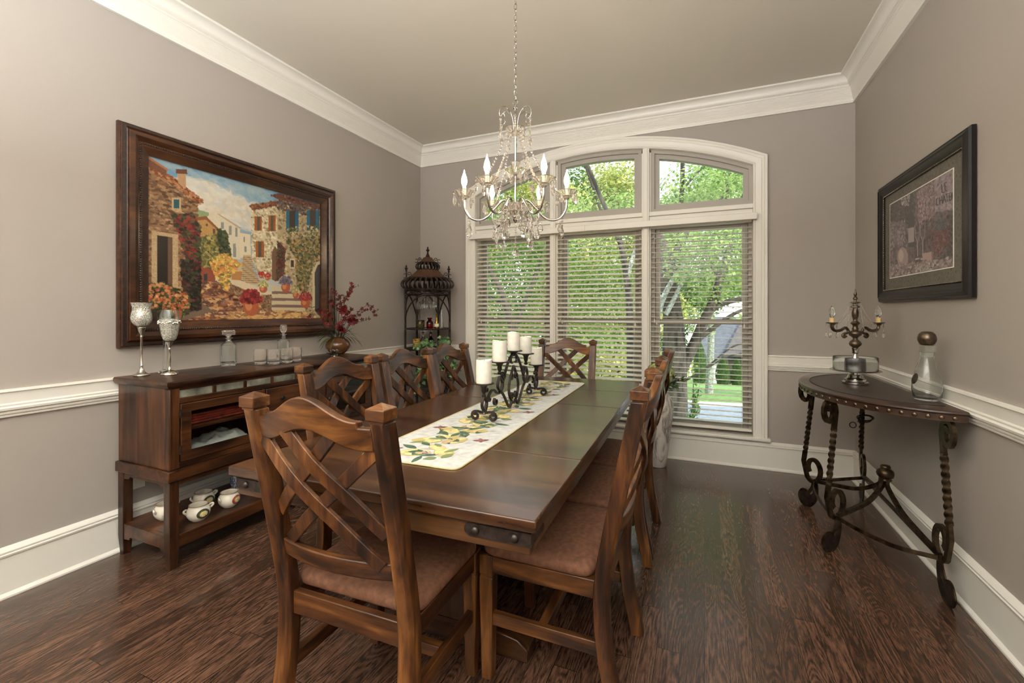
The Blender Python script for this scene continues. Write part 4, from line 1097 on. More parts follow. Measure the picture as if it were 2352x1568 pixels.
# stone house on the left
Q.poly([(240,345),(400,430),(530,552),(532,640),(545,1175),(500,1200),(237,1150)], (140,104,72))
Q.dabs([(240,345),(400,430),(530,552),(532,640),(545,1175),(500,1200),(237,1150)], 950, [(188,152,112),(122,86,60),(92,66,48),(168,130,92),(150,108,74)], 4, 2.0, flat=.25)
Q.poly([(240,330),(400,418),(568,550),(545,574),(395,452),(240,368)], (152,86,50)); Q.dabs([(240,330),(400,418),(568,550),(545,574),(395,452),(240,368)], 130, [(204,152,110),(120,64,40),(170,100,60)], 3)
Q.poly([(240,292),(362,372),(352,412),(240,345)], (122,80,54)); Q.line([(240,295),(365,376)], 12, (176,116,76))
Q.poly([(420,382),(470,382),(466,482),(424,452)], (192,152,112)); Q.poly([(412,368),(476,368),(476,396),(412,394)], (112,70,50))
Q.rect(386,535,438,604,(204,178,142)); Q.rect(396,545,428,598,(40,92,96))
Q.poly([(268,728),(422,750),(420,1085),(357,1080),(296,1040),(268,1030)], (194,164,124), 14); Q.poly([(302,756),(388,768),(386,1070),(298,1034)], (106,78,56)); Q.poly([(302,756),(362,764),(358,1062),(298,1034)], (32,24,20))
Q.dabs([(390,640),(500,628),(546,700),(542,1180),(450,1172),(475,900)], 760, [(50,58,34),(124,32,32),(82,86,46),(30,34,22),(150,44,40)], 4.5)
Q.dabs([(440,900),(545,900),(545,1190),(450,1190)], 300, [(32,34,22),(52,58,34),(24,24,18),(96,36,32)], 4.5)
Q.dabs([(237,1045),(330,1035),(478,1105),(484,1200),(420,1250),(237,1215)], 700, [(88,98,44),(58,50,28),(72,80,40),(40,44,26)], 4.5)
Q.dabs([(237,1040),(330,1035),(470,1100),(478,1180),(420,1210),(237,1170)], 130, [(206,116,64),(224,144,96),(176,84,52),(222,160,106)], 3.4, 1.2)
Q.poly([(398,1195),(440,1195),(432,1258),(408,1258)], (172,96,60)); Q.poly([(237,1195),(300,1200),(300,1258),(237,1258)], (60,44,34))
# pots
for x, y, rx, ry, fc in ((842,1178,46,52,[(140,30,32),(100,22,24),(172,52,46)]),(915,1068,24,24,[(150,150,70),(226,214,150)]),(1048,1058,27,32,[(96,86,140),(140,120,150),(90,90,60)]),(1108,1104,19,22,[(220,200,150),(170,160,90)]),(1166,1152,28,32,[(160,36,44),(120,28,34),(196,70,60)]),(903,992,13,14,[(190,50,46)]),(940,1004,14,15,[(180,46,44)])):
    Q.ell(x, y, rx, ry, (184,98,60), 8, (218,140,92)); Q.dabs([(x-rx*1.5,y-ry*.7),(x-rx*.8,y-ry*2),(x+rx*.8,y-ry*2),(x+rx*1.5,y-ry*.7),(x,y-ry*.4)], int(rx*3), fc, max(2.2, rx*.1), 1.3)
M['paint'] = pigment('oil_paint', .38, .15)
M['frame_wood'] = wood('frame_wood', [(.3,(26,14,9)),(.48,(58,32,18)),(.64,(92,56,30)),(.8,(112,76,42))], 'y', rough=.28, coat=.4)
M['frame_dark'] = plain('frame_dark', (40,28,22), .35, var=.5, vs=80, bump=.6, bs=130, coat=.2)
t = thing('framed_painting', 'large painting of a stone village street in a wide carved brown frame, above the sideboard', 'painting', (XL+.004, 2.122, 1.075))
OP = t.location
PY0, PY1, PZ0, PZ1 = 1.366, 2.880, 1.078, 2.285
fn = lambda a, b, h: (XL+.003+h, a, b)
m = MB(); frame_ring(m, PY0, PY1, PZ0, PZ1, [(0,0),(0,.022),(.004,.030),(.008,.030),(.010,.034),(.028,.042),(.030,.038),(.034,.040),(.040,.052),(.060,.058),(.078,.048),(.083,.040),(.087,.040),(.099,.040),(.103,.038),(.110,.034),(.138,.020),(.143,.018),(.143,.004)], fn)
m.build('frame', M['frame_wood'], t, org=OP, smooth=30)
m = MB(); frame_ring(m, PY0+.008, PY1-.008, PZ0+.008, PZ1-.008, [(.002,.034),(.004,.041),(.018,.046),(.020,.038)], fn); m.build('carved_edge', M['frame_dark'], t, org=OP, smooth=30)
m = MB(); ii = .093
per = [(PY0+ii, PZ0+ii), (PY1-ii, PZ0+ii), (PY1-ii, PZ1-ii), (PY0+ii, PZ1-ii)]
for (a0, b0), (a1, b1) in zip(per, per[1:]+per[:1]):
    L = math.hypot(a1-a0, b1-b0); n = int(L/.0125)
    for k in range(n): f = (k+.5)/n; m.sph((XL+.003+.042, a0+(a1-a0)*f, b0+(b1-b0)*f), .0055, 6, 4, sc=(1,1,1))
m.build('beading', M['frame_dark'], t, org=OP)
Q.mesh('canvas', lambda u, v: (XL+.010, PY0+.141+(PY1-PY0-.282)*u, PZ1-.141-(PZ1-PZ0-.282)*v), M['paint'], t, OP)

# right wall picture
Q = Ras(345, 198, [(212,735),(727,448),(722,1252),(207,1335)], 9)
Q.a[:] = (104,92,94)
Q.dabs([(212,735),(727,448),(722,1252),(207,1335)], 900, [(92,80,84),(120,104,108),(134,116,118),(82,74,76),(112,92,98)], 6, 1.6)
Q.dabs([(212,740),(420,620),(400,900),(212,950)], 300, [(70,66,66),(86,78,78),(58,56,56)], 5); Q.dabs([(300,690),(370,640),(372,740),(310,745)], 60, [(196,190,184),(160,152,150)], 3)
Q.dabs([(215,880),(330,860),(330,1060),(215,1100)], 160, [(136,124,132),(160,146,150),(116,104,110)], 5)
Q.dabs([(430,640),(560,540),(560,900),(440,900)], 240, [(166,140,146),(150,120,126),(190,168,168),(132,104,110)], 4)
Q.poly([(570,535),(727,448),(727,780),(575,800)], (150,134,140)); Q.dabs([(570,535),(727,448),(727,780),(575,800)], 200, [(160,144,150),(140,122,130),(172,154,158)], 5)
Q.dabs([(400,900),(720,800),(722,1180),(400,1220)], 420, [(76,66,66),(92,78,80),(112,82,84),(64,58,58)], 5)
Q.poly([(372,690),(384,690),(386,800),(412,840),(410,1085),(356,1085),(360,840),(370,800)], (64,64,66)); Q.poly([(357,930),(404,920),(404,1040),(357,1050)], (176,164,162))
Q.dabs([(540,960),(700,930),(690,1050),(600,1160),(545,1090)], 200, [(118,60,62),(96,48,52),(140,88,88),(84,60,62)], 4, 1.1)
Q.dabs([(590,870),(660,860),(650,940),(575,950)], 50, [(64,74,84),(86,92,96)], 3.5)
for x in (430, 474):
    Q.line([(x-20, 905),(x-15, 1000),(x, 1040)], 6, (150,142,144)); Q.line([(x+20, 897),(x+15, 1000),(x, 1040)], 6, (134,126,128)); Q.line([(x, 1040),(x, 1160)], 6, (176,166,166)); Q.line([(x-18, 1185),(x+18, 1178)], 12, (190,180,178))
Q.ell(310, 1170, 45, 86, (176,152,150), 8, (206,186,182)); Q.poly([(468,1140),(545,1125),(548,1225),(478,1240)], (190,162,158)); Q.poly([(548,1125),(560,1140),(560,1215),(548,1225)], (140,112,112))
Q.dabs([(212,1230),(460,1200),(722,1170),(722,1250),(207,1333)], 260, [(160,140,140),(126,106,108),(182,164,162)], 4, 2.4, flat=.2); Q.dabs([(400,1235),(560,1215),(560,1275),(420,1290)], 60, [(206,198,194),(150,140,140)], 3)
ink = (62,54,60); W5 = 9
for ln in ([(629,575),(634,645),(655,638)], [(672,560),(654,566),(659,632),(676,626)], [(656,600),(670,595)],
           [(603,690),(590,690),(586,720),(590,745),(606,740)], [(612,680),(616,742)], [(632,672),(636,734)], [(614,710),(634,702)], [(640,734),(650,664),(664,724)], [(645,706),(659,700)],
           [(660,662),(684,650)], [(672,656),(676,718)], [(704,646),(690,650),(693,712),(707,706)], [(691,680),(702,676)], [(708,704),(714,640),(722,696)], [(710,682),(720,678)]): Q.line(ln, W5, ink)
M['print'] = pigment('print_under_glass', .45, .6)
M['mat_board'] = plain('patterned_mat', (104,98,88), .6)
nt = M['mat_board'].node_tree; tcn = node(nt, 'ShaderNodeTexCoord'); vn = node(nt, 'ShaderNodeTexVoronoi', i_Scale=34.0); nt.links.new(tcn.outputs['Object'], vn.inputs['Vector'])
rp = ramp(nt, vn.outputs[0], [(.15,(84,80,74)),(.4,(112,106,96)),(.7,(96,92,84))]); nt.links.new(rp.outputs[0], nt.nodes['Principled BSDF'].inputs['Base Color'])
t = thing('framed_print', 'black framed still life print lettered LE CHATEAU on the wall above the half-moon table', 'picture', (XR-.004, 3.03, 1.33))
OP = t.location
PY0, PY1, PZ0, PZ1 = 2.492, 3.572, 1.330, 2.056
fn = lambda a, b, h: (XR-.004-h, a, b)
m = MB(); frame_ring(m, PY0, PY1, PZ0, PZ1, [(0,0),(0,.016),(.006,.024),(.012,.022),(.016,.026),(.028,.034),(.034,.030),(.044,.030),(.066,.020),(.070,.014),(.076,.014),(.076,.004)], fn); m.build('frame', M['black_frame'], t, org=OP, smooth=25)
m = MB(); ii = .073; per = [(PY0+ii, PZ0+ii), (PY1-ii, PZ0+ii), (PY1-ii, PZ1-ii), (PY0+ii, PZ1-ii)]
for (a0, b0), (a1, b1) in zip(per, per[1:]+per[:1]):
    L = math.hypot(a1-a0, b1-b0); n = int(L/.011)
    for k in range(n): f = (k+.5)/n; m.sph((XR-.004-.016, a0+(a1-a0)*f, b0+(b1-b0)*f), .0038, 6, 4)
m.build('silver_beading', M['nickel'], t, org=OP)
MB().box(XR-.012, XR-.006, PY0+.07, PY1-.07, PZ0+.07, PZ1-.07).build('mat_board', M['mat_board'], t, org=OP, smooth=0)
Q.mesh('print', lambda u, v: (XR-.0135, 3.412-(3.412-2.660)*u, 1.918-(1.918-1.476)*v), M['print'], t, OP)
m = MB(); frame_ring(m, 2.655, 3.417, 1.471, 1.923, [(0,.0085),(0,.0105),(.005,.0105)], fn); m.build('mat_bevel', M['trim'], t, org=OP, smooth=0)

# ------------------------------------------------------------------ half-moon console table
TX, TY, TZ = 1.010, 3.115, .853
t = thing('console_table', 'half-moon console table with scrolled iron legs against the right wall', 'table', (TX, TY, 0))
M['console_top'] = wood('console_top', [(.3,(40,27,20)),(.5,(62,44,34)),(.7,(82,60,47))], 'y', rough=.3, coat=.4)
M['console_leather'] = plain('console_leather', (58,46,40), .38, var=.18, vs=30, bump=.2, bs=120)
M['nail'] = plain('brass_nail', (112,94,76), .3, .9)
def half(k, a=.488, b=.660, n=40, x0=0): return [(x0-a*k*math.sin(PI*i/n), b*k*math.cos(PI*i/n)) for i in range(n+1)]
m = MB(); vs = []; fs = []; q = 41
lv_ = [(.965,TZ-.046),(.985,TZ-.046),(.985,TZ-.018),(.992,TZ-.016),(1.0,TZ-.010),(.998,TZ-.004),(.985,TZ)]
for k, z in lv_: vs += [(x, y, z) for x, y in half(k)]
for i in range(len(lv_)-1): fs += [(i*q+j, i*q+(j+1) % q, i*q+q+(j+1) % q, i*q+q+j) for j in range(q)]
fs += [tuple(range(q)), tuple((len(lv_)-1)*q+j for j in range(q))[::-1]]
m.add(vs, fs).build('table_top', M['console_top'], t, smooth=30)
MB().prism(half(.80, x0=-.035), TZ-.0005, TZ+.0012, lambda u, v, z: (u, v, z)).build('leather_inset', M['console_leather'], t, smooth=0)
m = MB(); m.tube([(x, y, TZ+.0005) for x, y in half(.815, x0=-.033)], .0022, 5); m.build('inset_groove', M['black'], t)
n = 36
for i in range(1, n):
    a = PI*i/n; x, y = -.488*.987*math.sin(a), .660*.987*math.cos(a); nn = Vector((-math.sin(a)/.488, math.cos(a)/.66, 0)).normalized()
    b_ = MB().sph((0,0,0), .0095, 8, 6, sc=(.55,1,1)).xf(Matrix.Translation((x, y, TZ-.031)) @ Matrix.Rotation(math.atan2(nn.y, nn.x), 4, 'Z')); b_.build('nailhead', M['nail'], t)
HB = Vector((-.085, 0, 0))
ends = [(-.042,-.563), (-.386,-.253), (-.384,.338), (-.042,.570)]
Js = []
for ex, ey in ends:
    d = Vector((ex, ey, 0))-HB; RL = d.length; d.normalize()
    P = lambda r, z: HB+d*r+Vector((0,0,z))
    nrm = (-d.y, d.x, 0)
    sq = rect(.019, .019)
    XS = lambda z: RL+.030-.13*(z-.33)
    xs = XS(.33)
    # shaft with bottom and top scrolls
    path = []
    for i in range(23):
        f = i/22; th = -40+f*(330+40-18)
        k = .42+.58*min(1, f*1.6)
        path.append((RL-.024+.054*k*math.cos(rad(th)), .255+.080*k*math.sin(rad(th))))
    path += [(XS(.29)+.002, .29), (XS(.36), .36)]
    low = [P(r, z) for r, z in path]
    leg = MB().tube(low, sec=rect(.016, .024), up=nrm).build('leg', M['iron'], t, smooth=40)
    tw = [P(XS(.35+.30*i/56), .35+.30*i/56) for i in range(57)]
    MB().tube(tw, sec=rect(.0215, .0215), twist=lambda f: f*4.5*2*PI/2, up=nrm).build('twisted_shaft', M['iron'], leg, smooth=25)
    kx = .040
    path = [(XS(.64), .64), (XS(.70), .70)]; xt = XS(.738)
    for i in range(21):
        f = i/20; th = 180-f*520; k = 1-.70*max(0, f-.25)/.75
        path.append((xt+.043+.043*k*math.cos(rad(th)), .738+.061*k*math.sin(rad(th))))
    MB().tube([P(r, z) for r, z in path], sec=rect(.015, .026), up=nrm).build('top_scroll', M['iron'], leg, smooth=40)
    path = cr([(RL-.040,.190,0),(RL-.046,.12,0),(RL-.030,.05,0),(RL+.004,.014,0),(RL+.040,.018,0),(RL+.060,.054,0),(RL+.040,.094,0),(RL+.012,.090,0),(RL+.006,.066,0)], 6)
    MB().tube([P(p.x, p.y) for p in path], sec=rect(.007, .032), up=nrm).build('scroll_foot', M['iron'], leg, smooth=40)
    inn = [(p.x, p.y) for p in path][6:]
    MB().prism(inn, -.004, .004, lambda u, v, a: tuple(P(u, v)+Vector(nrm)*a)).build('foot_plate', M['iron_dark'], leg, smooth=0)
    MB().tube(cr([(RL-.030,.188,0),(RL-.022,.14,0),(RL+.004,.095,0),(RL+.014,.085,0)], 5) and [P(p.x, p.y) for p in cr([(RL-.034,.188,0),(RL-.024,.14,0),(RL+.0,.098,0),(RL+.016,.086,0)], 5)], sec=rect(.006,.020), up=nrm).build('foot_brace', M['iron'], leg, smooth=40)
    J = P(RL-.038, .185); Js.append(J)
    MB().tube(cr([P(.018,.345), P(.035,.30), P(RL*.32,.235), P(RL*.62,.205), J], 8), sec=rect(.016,.022), up=nrm).build('stretcher_arm', M['iron'], t, smooth=40)
m = MB()
a = Js; arcp = cr([a[0], (a[0]*.62+a[1]*.38)+Vector((-.035,-.02,-.012)), a[1], (a[1]+a[2])/2+Vector((-.03,0,-.01)), a[2], (a[2]*.38+a[3]*.62)+Vector((-.035,.02,-.012)), a[3]], 8)
m.tube([p-Vector((0,0,.012)) for p in arcp], sec=rect(.020,.005), up=(0,0,1)); m.tube([a[0]-Vector((0,0,.006)), a[3]-Vector((0,0,.006))], sec=rect(.016,.014), up=(0,0,1))
m.build('floor_stretcher', M['iron'], t, smooth=40)
MB().lathe([(r*.84, z) for r, z in [(0,.325),(.030,.330),(.036,.338),(.030,.346),(.042,.356),(.047,.372),(.042,.388),(.030,.398),(.026,.402),(.030,.408),(.024,.418),(0,.421)]], tuple(HB), 18, rip=lambda a, k: 1+(.06*math.cos(9*a) if 4 <= k <= 6 else 0)).build('hub_finial', M['iron'], t, smooth=60)

# glass and silver stand with the candelabra lamp
SXY = (.800, 3.165); Z0 = TZ+.0013
t = thing('glass_stand', 'low silver pedestal plate with a clear glass cylinder on the half-moon table', 'cake stand', (*SXY, Z0)); t.scale = (.84,.84,1)
MB().lathe([(0,0),(.072,0),(.075,.004),(.075,.012),(.068,.016),(.062,.018),(.062,.028),(.052,.034),(.044,.040),(.042,.050),(.034,.056),(.034,.066),(.060,.073),(.140,.077),(.147,.080),(.141,.083),(.05,.081),(0,.081)], (0,0,0), 40, rip=lambda a, k: 1+(.012*math.cos(24*a) if 14 <= k <= 16 else 0)).build('pedestal_plate', M['chrome'], t, smooth=50)
MB().lathe([(.126,.0835),(.128,.086),(.128,.152),(.1255,.156),(.1245,.152),(.1245,.087),(.126,.0835)], (0,0,0), 48).build('glass_cylinder', M['glassware'], t, smooth=50)
M['bronze'] = plain('dark_bronze', (88,76,62), .35, .75, var=.4, vs=30)
Z1 = Z0+.0815
t = thing('candelabra_lamp', 'dark bronze two-arm candelabra lamp with crystal drops standing in the glass cylinder', 'lamp', (*SXY, Z1))
MB().lathe([(0,0),(.046,0),(.050,.008),(.049,.045),(.054,.060),(.049,.066),(0,.066)], (0,0,0), 16, rip=lambda a, k: 1+.05*math.cos(7*a)).build('pewter_base', M['dark_metal'], t, smooth=50)
MB().lathe([(0,.066),(.018,.066),(.018,.072),(.013,.078),(.013,.095),(.019,.100),(.019,.120),(.022,.126),(.0,.128)], (0,0,0), 18).build('silver_neck', M['chrome'], t, smooth=40)
prof = [(r*.86, z) for r, z in [(0,.126),(.014,.126),(.020,.132),(.033,.142),(.036,.152),(.030,.164),(.016,.174),(.013,.182),(.020,.190),(.036,.200),(.038,.214),(.030,.222),(.017,.228),(.019,.240),(.014,.246),(.016,.258),(.028,.268),(.024,.274),(.013,.282),(.013,.292),(.019,.310),(.020,.335),(.015,.348),(.013,.356),(.028,.360),(.026,.366),(.014,.370),(.012,.380),(.028,.386),(.028,.390),(.009,.393),(.007,.402),(.014,.408),(.012,.416),(.006,.424),(.010,.434),(.007,.446),(.003,.456),(.004,.462),(0,.467)]]
MB().lathe(prof, (0,0,0), 18).build('shaft', M['bronze'], t, smooth=50)
da = Vector((math.cos(rad(23.2)), math.sin(rad(23.2)), 0))
def chain(mb, p0, p1, sag, n, r, rz=1):
    for i in range(n+1):
        f = i/n; p = Vector(p0).lerp(Vector(p1), f); p.z -= sag*4*f*(1-f); mb.sph(p, r, 6, 4)
def drop(mb, p, L, w):
    x, y, z = p
    mb.lathe([(0,0),(w*.55,-L*.14),(w,-L*.55),(w*.7,-L*.78),(0,-L)], p, 6)
for s in (-1, 1):
    P = lambda r, z: tuple(da*(s*r)+Vector((0,0,z)))
    arm = MB().tube(cr([P(.052,.196), P(.064,.188), P(.072,.198), P(.064,.208), P(.048,.212), P(.040,.226), P(.058,.243), P(.085,.228), P(.115,.226), P(.132,.240), P(.134,.262)], 6), lambda f: .0075+.004*max(0, f-.5), 10).build('arm', M['bronze'], t, smooth=50)
    c = P(.134, 0)
    MB().lathe([(0,.255),(.013,.257),(.015,.264),(.030,.270),(.030,.274),(0,.274)], c, 16).build('drip_cup', M['bronze'], arm, smooth=40)
    MB().lathe([(0,.274),(.013,.274),(.0132,.300),(.0,.302)], c, 14).build('candle_sleeve', plain('sleeve_wax', (216,184,128), .6) if s < 0 else bpy.data.materials['sleeve_wax'], arm, smooth=40)
    MB().lathe([(0,.301),(.009,.303),(.014,.318),(.0155,.330),(.013,.348),(.007,.362),(.002,.370),(0,.371)], c, 14).build('clear_bulb', M['glassware'], arm, smooth=60)
    m = MB()
    for k in range(5):
        a = 2*PI*k/5+.3; q = Vector(c)+Vector((.028*math.cos(a), .028*math.sin(a), .268))
        chain(m, q, q-Vector((0,0,.022)), 0, 4, .0026); drop(m, tuple(q-Vector((0,0,.050))), .034, .006); m.tube([q, q-Vector((0,0,.055))], .0007, 3)
    m.build('crystal_drops', M['crystal'], arm, recalc=True, smooth=0)
m = MB()
for k in range(6):
    a = 2*PI*k/6+.2; p0 = Vector((.027*math.cos(a), .027*math.sin(a), .386))
    tgt = da*(.120 if math.cos(a-rad(23.2)) > 0 else -.120)+Vector((.012*math.sin(a*3), 0, .262)) if abs(math.cos(a-rad(23.2))) > .45 else Vector((.05*math.cos(a), .05*math.sin(a), .235))
    chain(m, p0, tgt, .028, 34, .0026)
for k in range(8):
    a = 2*PI*k/8; p0 = Vector((.027*math.cos(a), .027*math.sin(a), .386)); chain(m, p0, p0-Vector((0,0,.04)), 0, 6, .0026)
m.build('bead_strands', M['crystal'], t)
# cord hanging below the table
m = MB()
cx, cy = .86, 3.28
m.tube(cr([(cx, cy, .800), (cx-.004, cy-.01, .75), (cx-.012, cy-.015, .66), (cx-.02, cy-.01, .615)], 6), .0028, 6)
for k in range(3): m.tube([(cx+.012+.032*math.cos(2*PI*i/18)*1.2, cy-.02+.018*math.cos(2*PI*i/18+k), .638+.020*math.sin(2*PI*i/18)+.004*k) for i in range(18)], .0028, 6, closed=True)
m.tube([(cx-.045+.016*math.cos(2*PI*i/14), cy-.01, .595+.017*math.sin(2*PI*i/14)) for i in range(14)], .0028, 6, closed=True)
m.box(cx-.012, cx+.012, cy-.008, cy+.008, .782, .8045)
o = m.build('power_cord', M['black']); tag(o, 'coiled black lamp cord hanging under the half-moon table', 'cord')

# carafe
t = thing('glass_carafe', 'clear glass carafe with a bronze ball stopper on the half-moon table', 'carafe', (.965, 2.720, Z0)); t.scale = (.77,.77,1)
MB().lathe([(0,0),(.058,0),(.064,.004),(.068,.018),(.073,.050),(.072,.075),(.064,.110),(.050,.150),(.038,.185),(.033,.215),(.034,.225),(.031,.2255),(.030,.215),(.035,.185),(.047,.150),(.061,.110),(.069,.075),(.070,.05),(.064,.02),(.055,.012),(0,.010)], (0,0,0), 36).build('bottle', M['glassware'], t, smooth=60)
M['frost'] = glass('frosted_glass', (244,248,246), .35, 1.4)
MB().lathe([(0,.205),(.028,.205),(.0296,.226),(.040,.229),(.041,.2315),(.041,.256),(.036,.259),(.0,.259)], (0,0,0), 28).build('glass_collar', M['frost'], t, smooth=40)
MB().lathe([(0,.259),(.028,.259),(.037,.266),(.045,.281),(.0455,.294),(.040,.310),(.027,.321),(.016,.323),(.012,.319),(0,.318)], (0,0,0), 30).build('ball_stopper', M['bronze'], t, smooth=60)
m = MB().sph((0,0,0), .024, 14, 8, sc=(.28,1,1.15))
m.xf(Matrix.Translation((.066*math.cos(rad(193)), .066*math.sin(rad(193)), .100)) @ Matrix.Rotation(rad(193), 4, 'Z') @ Matrix.Rotation(rad(-22), 4, 'Y')); m.build('medallion', M['dark_metal'], t)

# ------------------------------------------------------------------ wrought-iron birdcage etagere in the corner
EX, EY = -2.585, 3.865; ER = .222
M['cage'] = plain('cage_iron', (52,42,38), .5, .6, var=.35, vs=40)
M['wicker'] = plain('wicker', (74,48,30), .6, var=.45, vs=60, bump=.8, bs=110, stretch=(1,1,4))
t = thing('birdcage_etagere', 'tall black iron birdcage display shelf with wicker dome in the far left corner', 'display shelf', (EX, EY, 0))
m = MB()
angs = [rad(34+60*k) for k in range(4)]
for k, a in enumerate(angs):
    x, y = ER*math.cos(a), ER*math.sin(a)
    MB().tube([(x, y, 0), (x, y, 1.50)], .011, 8).build('post', M['cage'], t)
def ringt(mb, r, z, th=.007): mb.tube([(r*math.cos(2*PI*i/40), r*math.sin(2*PI*i/40), z) for i in range(40)], th, 6, closed=True)
for z in (.10, .55, .90, 1.10, 1.445, 1.49): m = MB(); ringt(m, ER, z, .006 if z in (1.445,) else .008); m.build('ring', M['cage'], t)
for k in range(4):
    a0, a1 = angs[k], angs[(k+1) % 4]
    if a1 < a0: a1 += 2*PI
    am = (a0+a1)/2; m = MB()
    pts = []
    for i in range(17):
        f = i/16; a = a0+(a1-a0)*f; z = 1.22+.22*math.sin(PI*f)
        pts.append((ER*math.cos(a), ER*math.sin(a), z if k < 3 else z-.06*(1-math.sin(PI*f))))
    m.tube(pts, .0065, 6)
    nb = 6 if k == 3 else 2
    for q in range(nb):
        for s in (0, 1):
            a, b = a0+(a1-a0)*(q+s)/nb, a0+(a1-a0)*(q+1-s)/nb
            m.tube([(ER*math.cos(a+(b-a)*f), ER*math.sin(a+(b-a)*f), 1.49-.045*f) for f in (0, .33, .67, 1)], .0035, 5)
    m.build('arch_hoop', M['cage'], t)
for z in (.10, .55, .90, 1.10):
    s_ = MB()
    s_.lathe([(0,z-.004),(ER-.006,z-.004),(ER-.006,z+.004),(0,z+.004)], (0,0,0), 32); s_.build('shelf', M['cage'] if z != 1.10 else M['pane'], t, smooth=30)
def bulge(mb, r0, r1, z0, z1, n):
    for k in range(n):
        a = 2*PI*k/n; pts = []
        for i in range(9):
            f = i/8; r = r0+(r1-r0)*math.sin(PI*f)**.6
            pts.append((r*math.cos(a), r*math.sin(a), z0+(z1-z0)*f))
        mb.tube(pts, sec=rect(.018, .004), up=(-math.sin(a), math.cos(a), 0))
m = MB(); bulge(m, ER-.01, ER+.045, 1.495, 1.605, 30); ringt(m, ER-.005, 1.495); ringt(m, ER-.01, 1.605, .008); m.build('lower_crown', M['cage'], t, smooth=40)
m = MB(); bulge(m, .100, .122, 1.695, 1.762, 20); ringt(m, .102, 1.695, .006); ringt(m, .10, 1.765, .006); m.build('upper_crown', M['cage'], t, smooth=40)
sk = cr([(ER-.015,1.605,0),(.185,1.622,0),(.140,1.655,0),(.108,1.690,0),(.104,1.697,0)], 4)
MB().lathe([(p.x, p.y) for p in sk], (0,0,0), 72, rip=lambda a, k: 1+.022*(1 if (int(a/(2*PI)*72+.5)//2+k) % 2 else -1)).build('wicker_skirt', M['wicker'], t, smooth=25)
MB().lathe([(.100,1.765),(.070,1.785),(.046,1.815),(.040,1.822)], (0,0,0), 30).build('wicker_cap', M['wicker'], t, smooth=60)
fin = [(0,-.002),(.026,0),(.022,.012),(.010,.045),(.006,.058),(.010,.062),(.006,.068),(.014,.078),(.016,.086),(.009,.094),(.005,.098),(.009,.104),(.005,.114),(0,.124)]
MB().lathe([(.046,1.806)]+[(r*1.15, z+1.812) for r, z in fin[1:]], (0,0,0), 16).build('finial', M['cage'], t, smooth=50)
for s in (-1, 1):
    for (bx, bz, sc) in ((.215, 1.605, 1), (.105, 1.765, .8)):
        d = Vector((math.cos(rad(35)), math.sin(rad(35)), 0))*s
        P = lambda u, v: d*u+Vector((0,0,v))
        sp1 = spiral(bx-.03*sc, bz+.048*sc, .021*sc, .008*sc, 200, -170, 16); sp2 = spiral(bx+.012*sc, bz+.034*sc, .030*sc, .010*sc, 300, 30, 16)
        mm = MB(); mm.tube([P(u, v) for u, v in [(bx-.075*sc, bz+.02*sc), (bx-.06*sc, bz+.027*sc)]+sp1], .0035, 6); mm.tube([P(u, v) for u, v in [(bx+.012, bz)]+sp2], .0035, 6)
        mm.build('scroll', M['cage'], t)
    d = Vector((math.cos(rad(35)), math.sin(rad(35)), 0))*s*(ER-.01)
    MB().lathe([(0,0),(.006,.0),(.006,.07),(.014,.078),(.006,.086),(.016,.098),(.016,.106),(.006,.114),(.010,.122),(.004,.134),(0,.140)], (d.x, d.y, 1.605), 12).build('side_finial', M['cage'], t, smooth=50)
m = MB()
for k in range(26):
    a = R.uniform(0, 6.28); z0 = R.uniform(.12, .8)
    pts = [(ER*.97*math.cos(a+.25*math.sin(i*.9)), ER*.97*math.sin(a+.25*math.sin(i*.9)), z0+.05*i) for i in range(6) if z0+.05*i < .9]
    if len(pts) > 2: m.tube(pts, .0035, 5)
m.build('vine_scrollwork', M['cage'], t)
# things in the cage: local frame turned towards the room
du = Vector((math.cos(rad(34)), math.sin(rad(34)), 0)); dv = Vector((-math.sin(rad(34)), math.cos(rad(34)), 0))   # across / away from the camera
def at(u, v, z): p = Vector((EX, EY, 0))+du*u+dv*v; return (p.x, p.y, z)
gl = [(0,0),(.016,.002),(.028,.012),(.034,.032),(.032,.060),(.028,.074),(.0265,.074),(.030,.058),(.0315,.032),(.025,.014),(.006,.006)]
m0 = MB().lathe([(.026,0),(.031,.028),(.033,.050),(.028,.072),(.015,.084),(.005,.088),(.004,.135),(.018,.142),(.030,.144),(.0,.146)], (0,0,0), 18)
proto = None
for k, (u, v, lab) in enumerate(((-.085,.0,'stemmed glass hanging in the birdcage shelf, closest to the left wall'), (-.035,-.04,'stemmed glass hanging in the birdcage shelf, second from the left wall'), (-.005,.05,'stemmed glass hanging in the birdcage shelf, third from the left wall'), (.055,-.02,'stemmed glass hanging in the birdcage shelf, closest to the window'))):
    p = at(u, v, 1.2935)
    if proto is None: proto = o = m0.build('hanging_wine_glass', M['glassware'], loc=p, smooth=60)
    else: o = proto.copy(); C.objects.link(o); o.location = p
    tag(o, lab, 'glass', 'stemmed glasses hanging in the birdcage shelf')
m = MB()
for u in (-.085, -.02, .055): m.tube([Vector(at(u-.006, -.10, 1.4445))-Vector((EX,EY,0)), Vector(at(u-.006, .10, 1.4445))-Vector((EX,EY,0))], .004, 5)
m.tube([Vector(at(-.12, 0, 1.448))-Vector((EX,EY,0)), Vector(at(.10, 0, 1.448))-Vector((EX,EY,0))], .004, 5)
m.build('glass_rack', M['cage'], t)
M['jar_dark'] = plain('black_gold_jar', (60,52,34), .3, .5, var=.8, vs=45); M['amber'] = plain('amber_votive', (150,122,64), .3, .3, var=.6, vs=60)
M['red_glass'] = glass('red_glass', (150,20,26), .03, 1.45); M['gold_glass'] = plain('gold_foil_bottle', (150,118,50), .25, .7); M['label'] = plain('bottle_label', (226,218,190), .5)
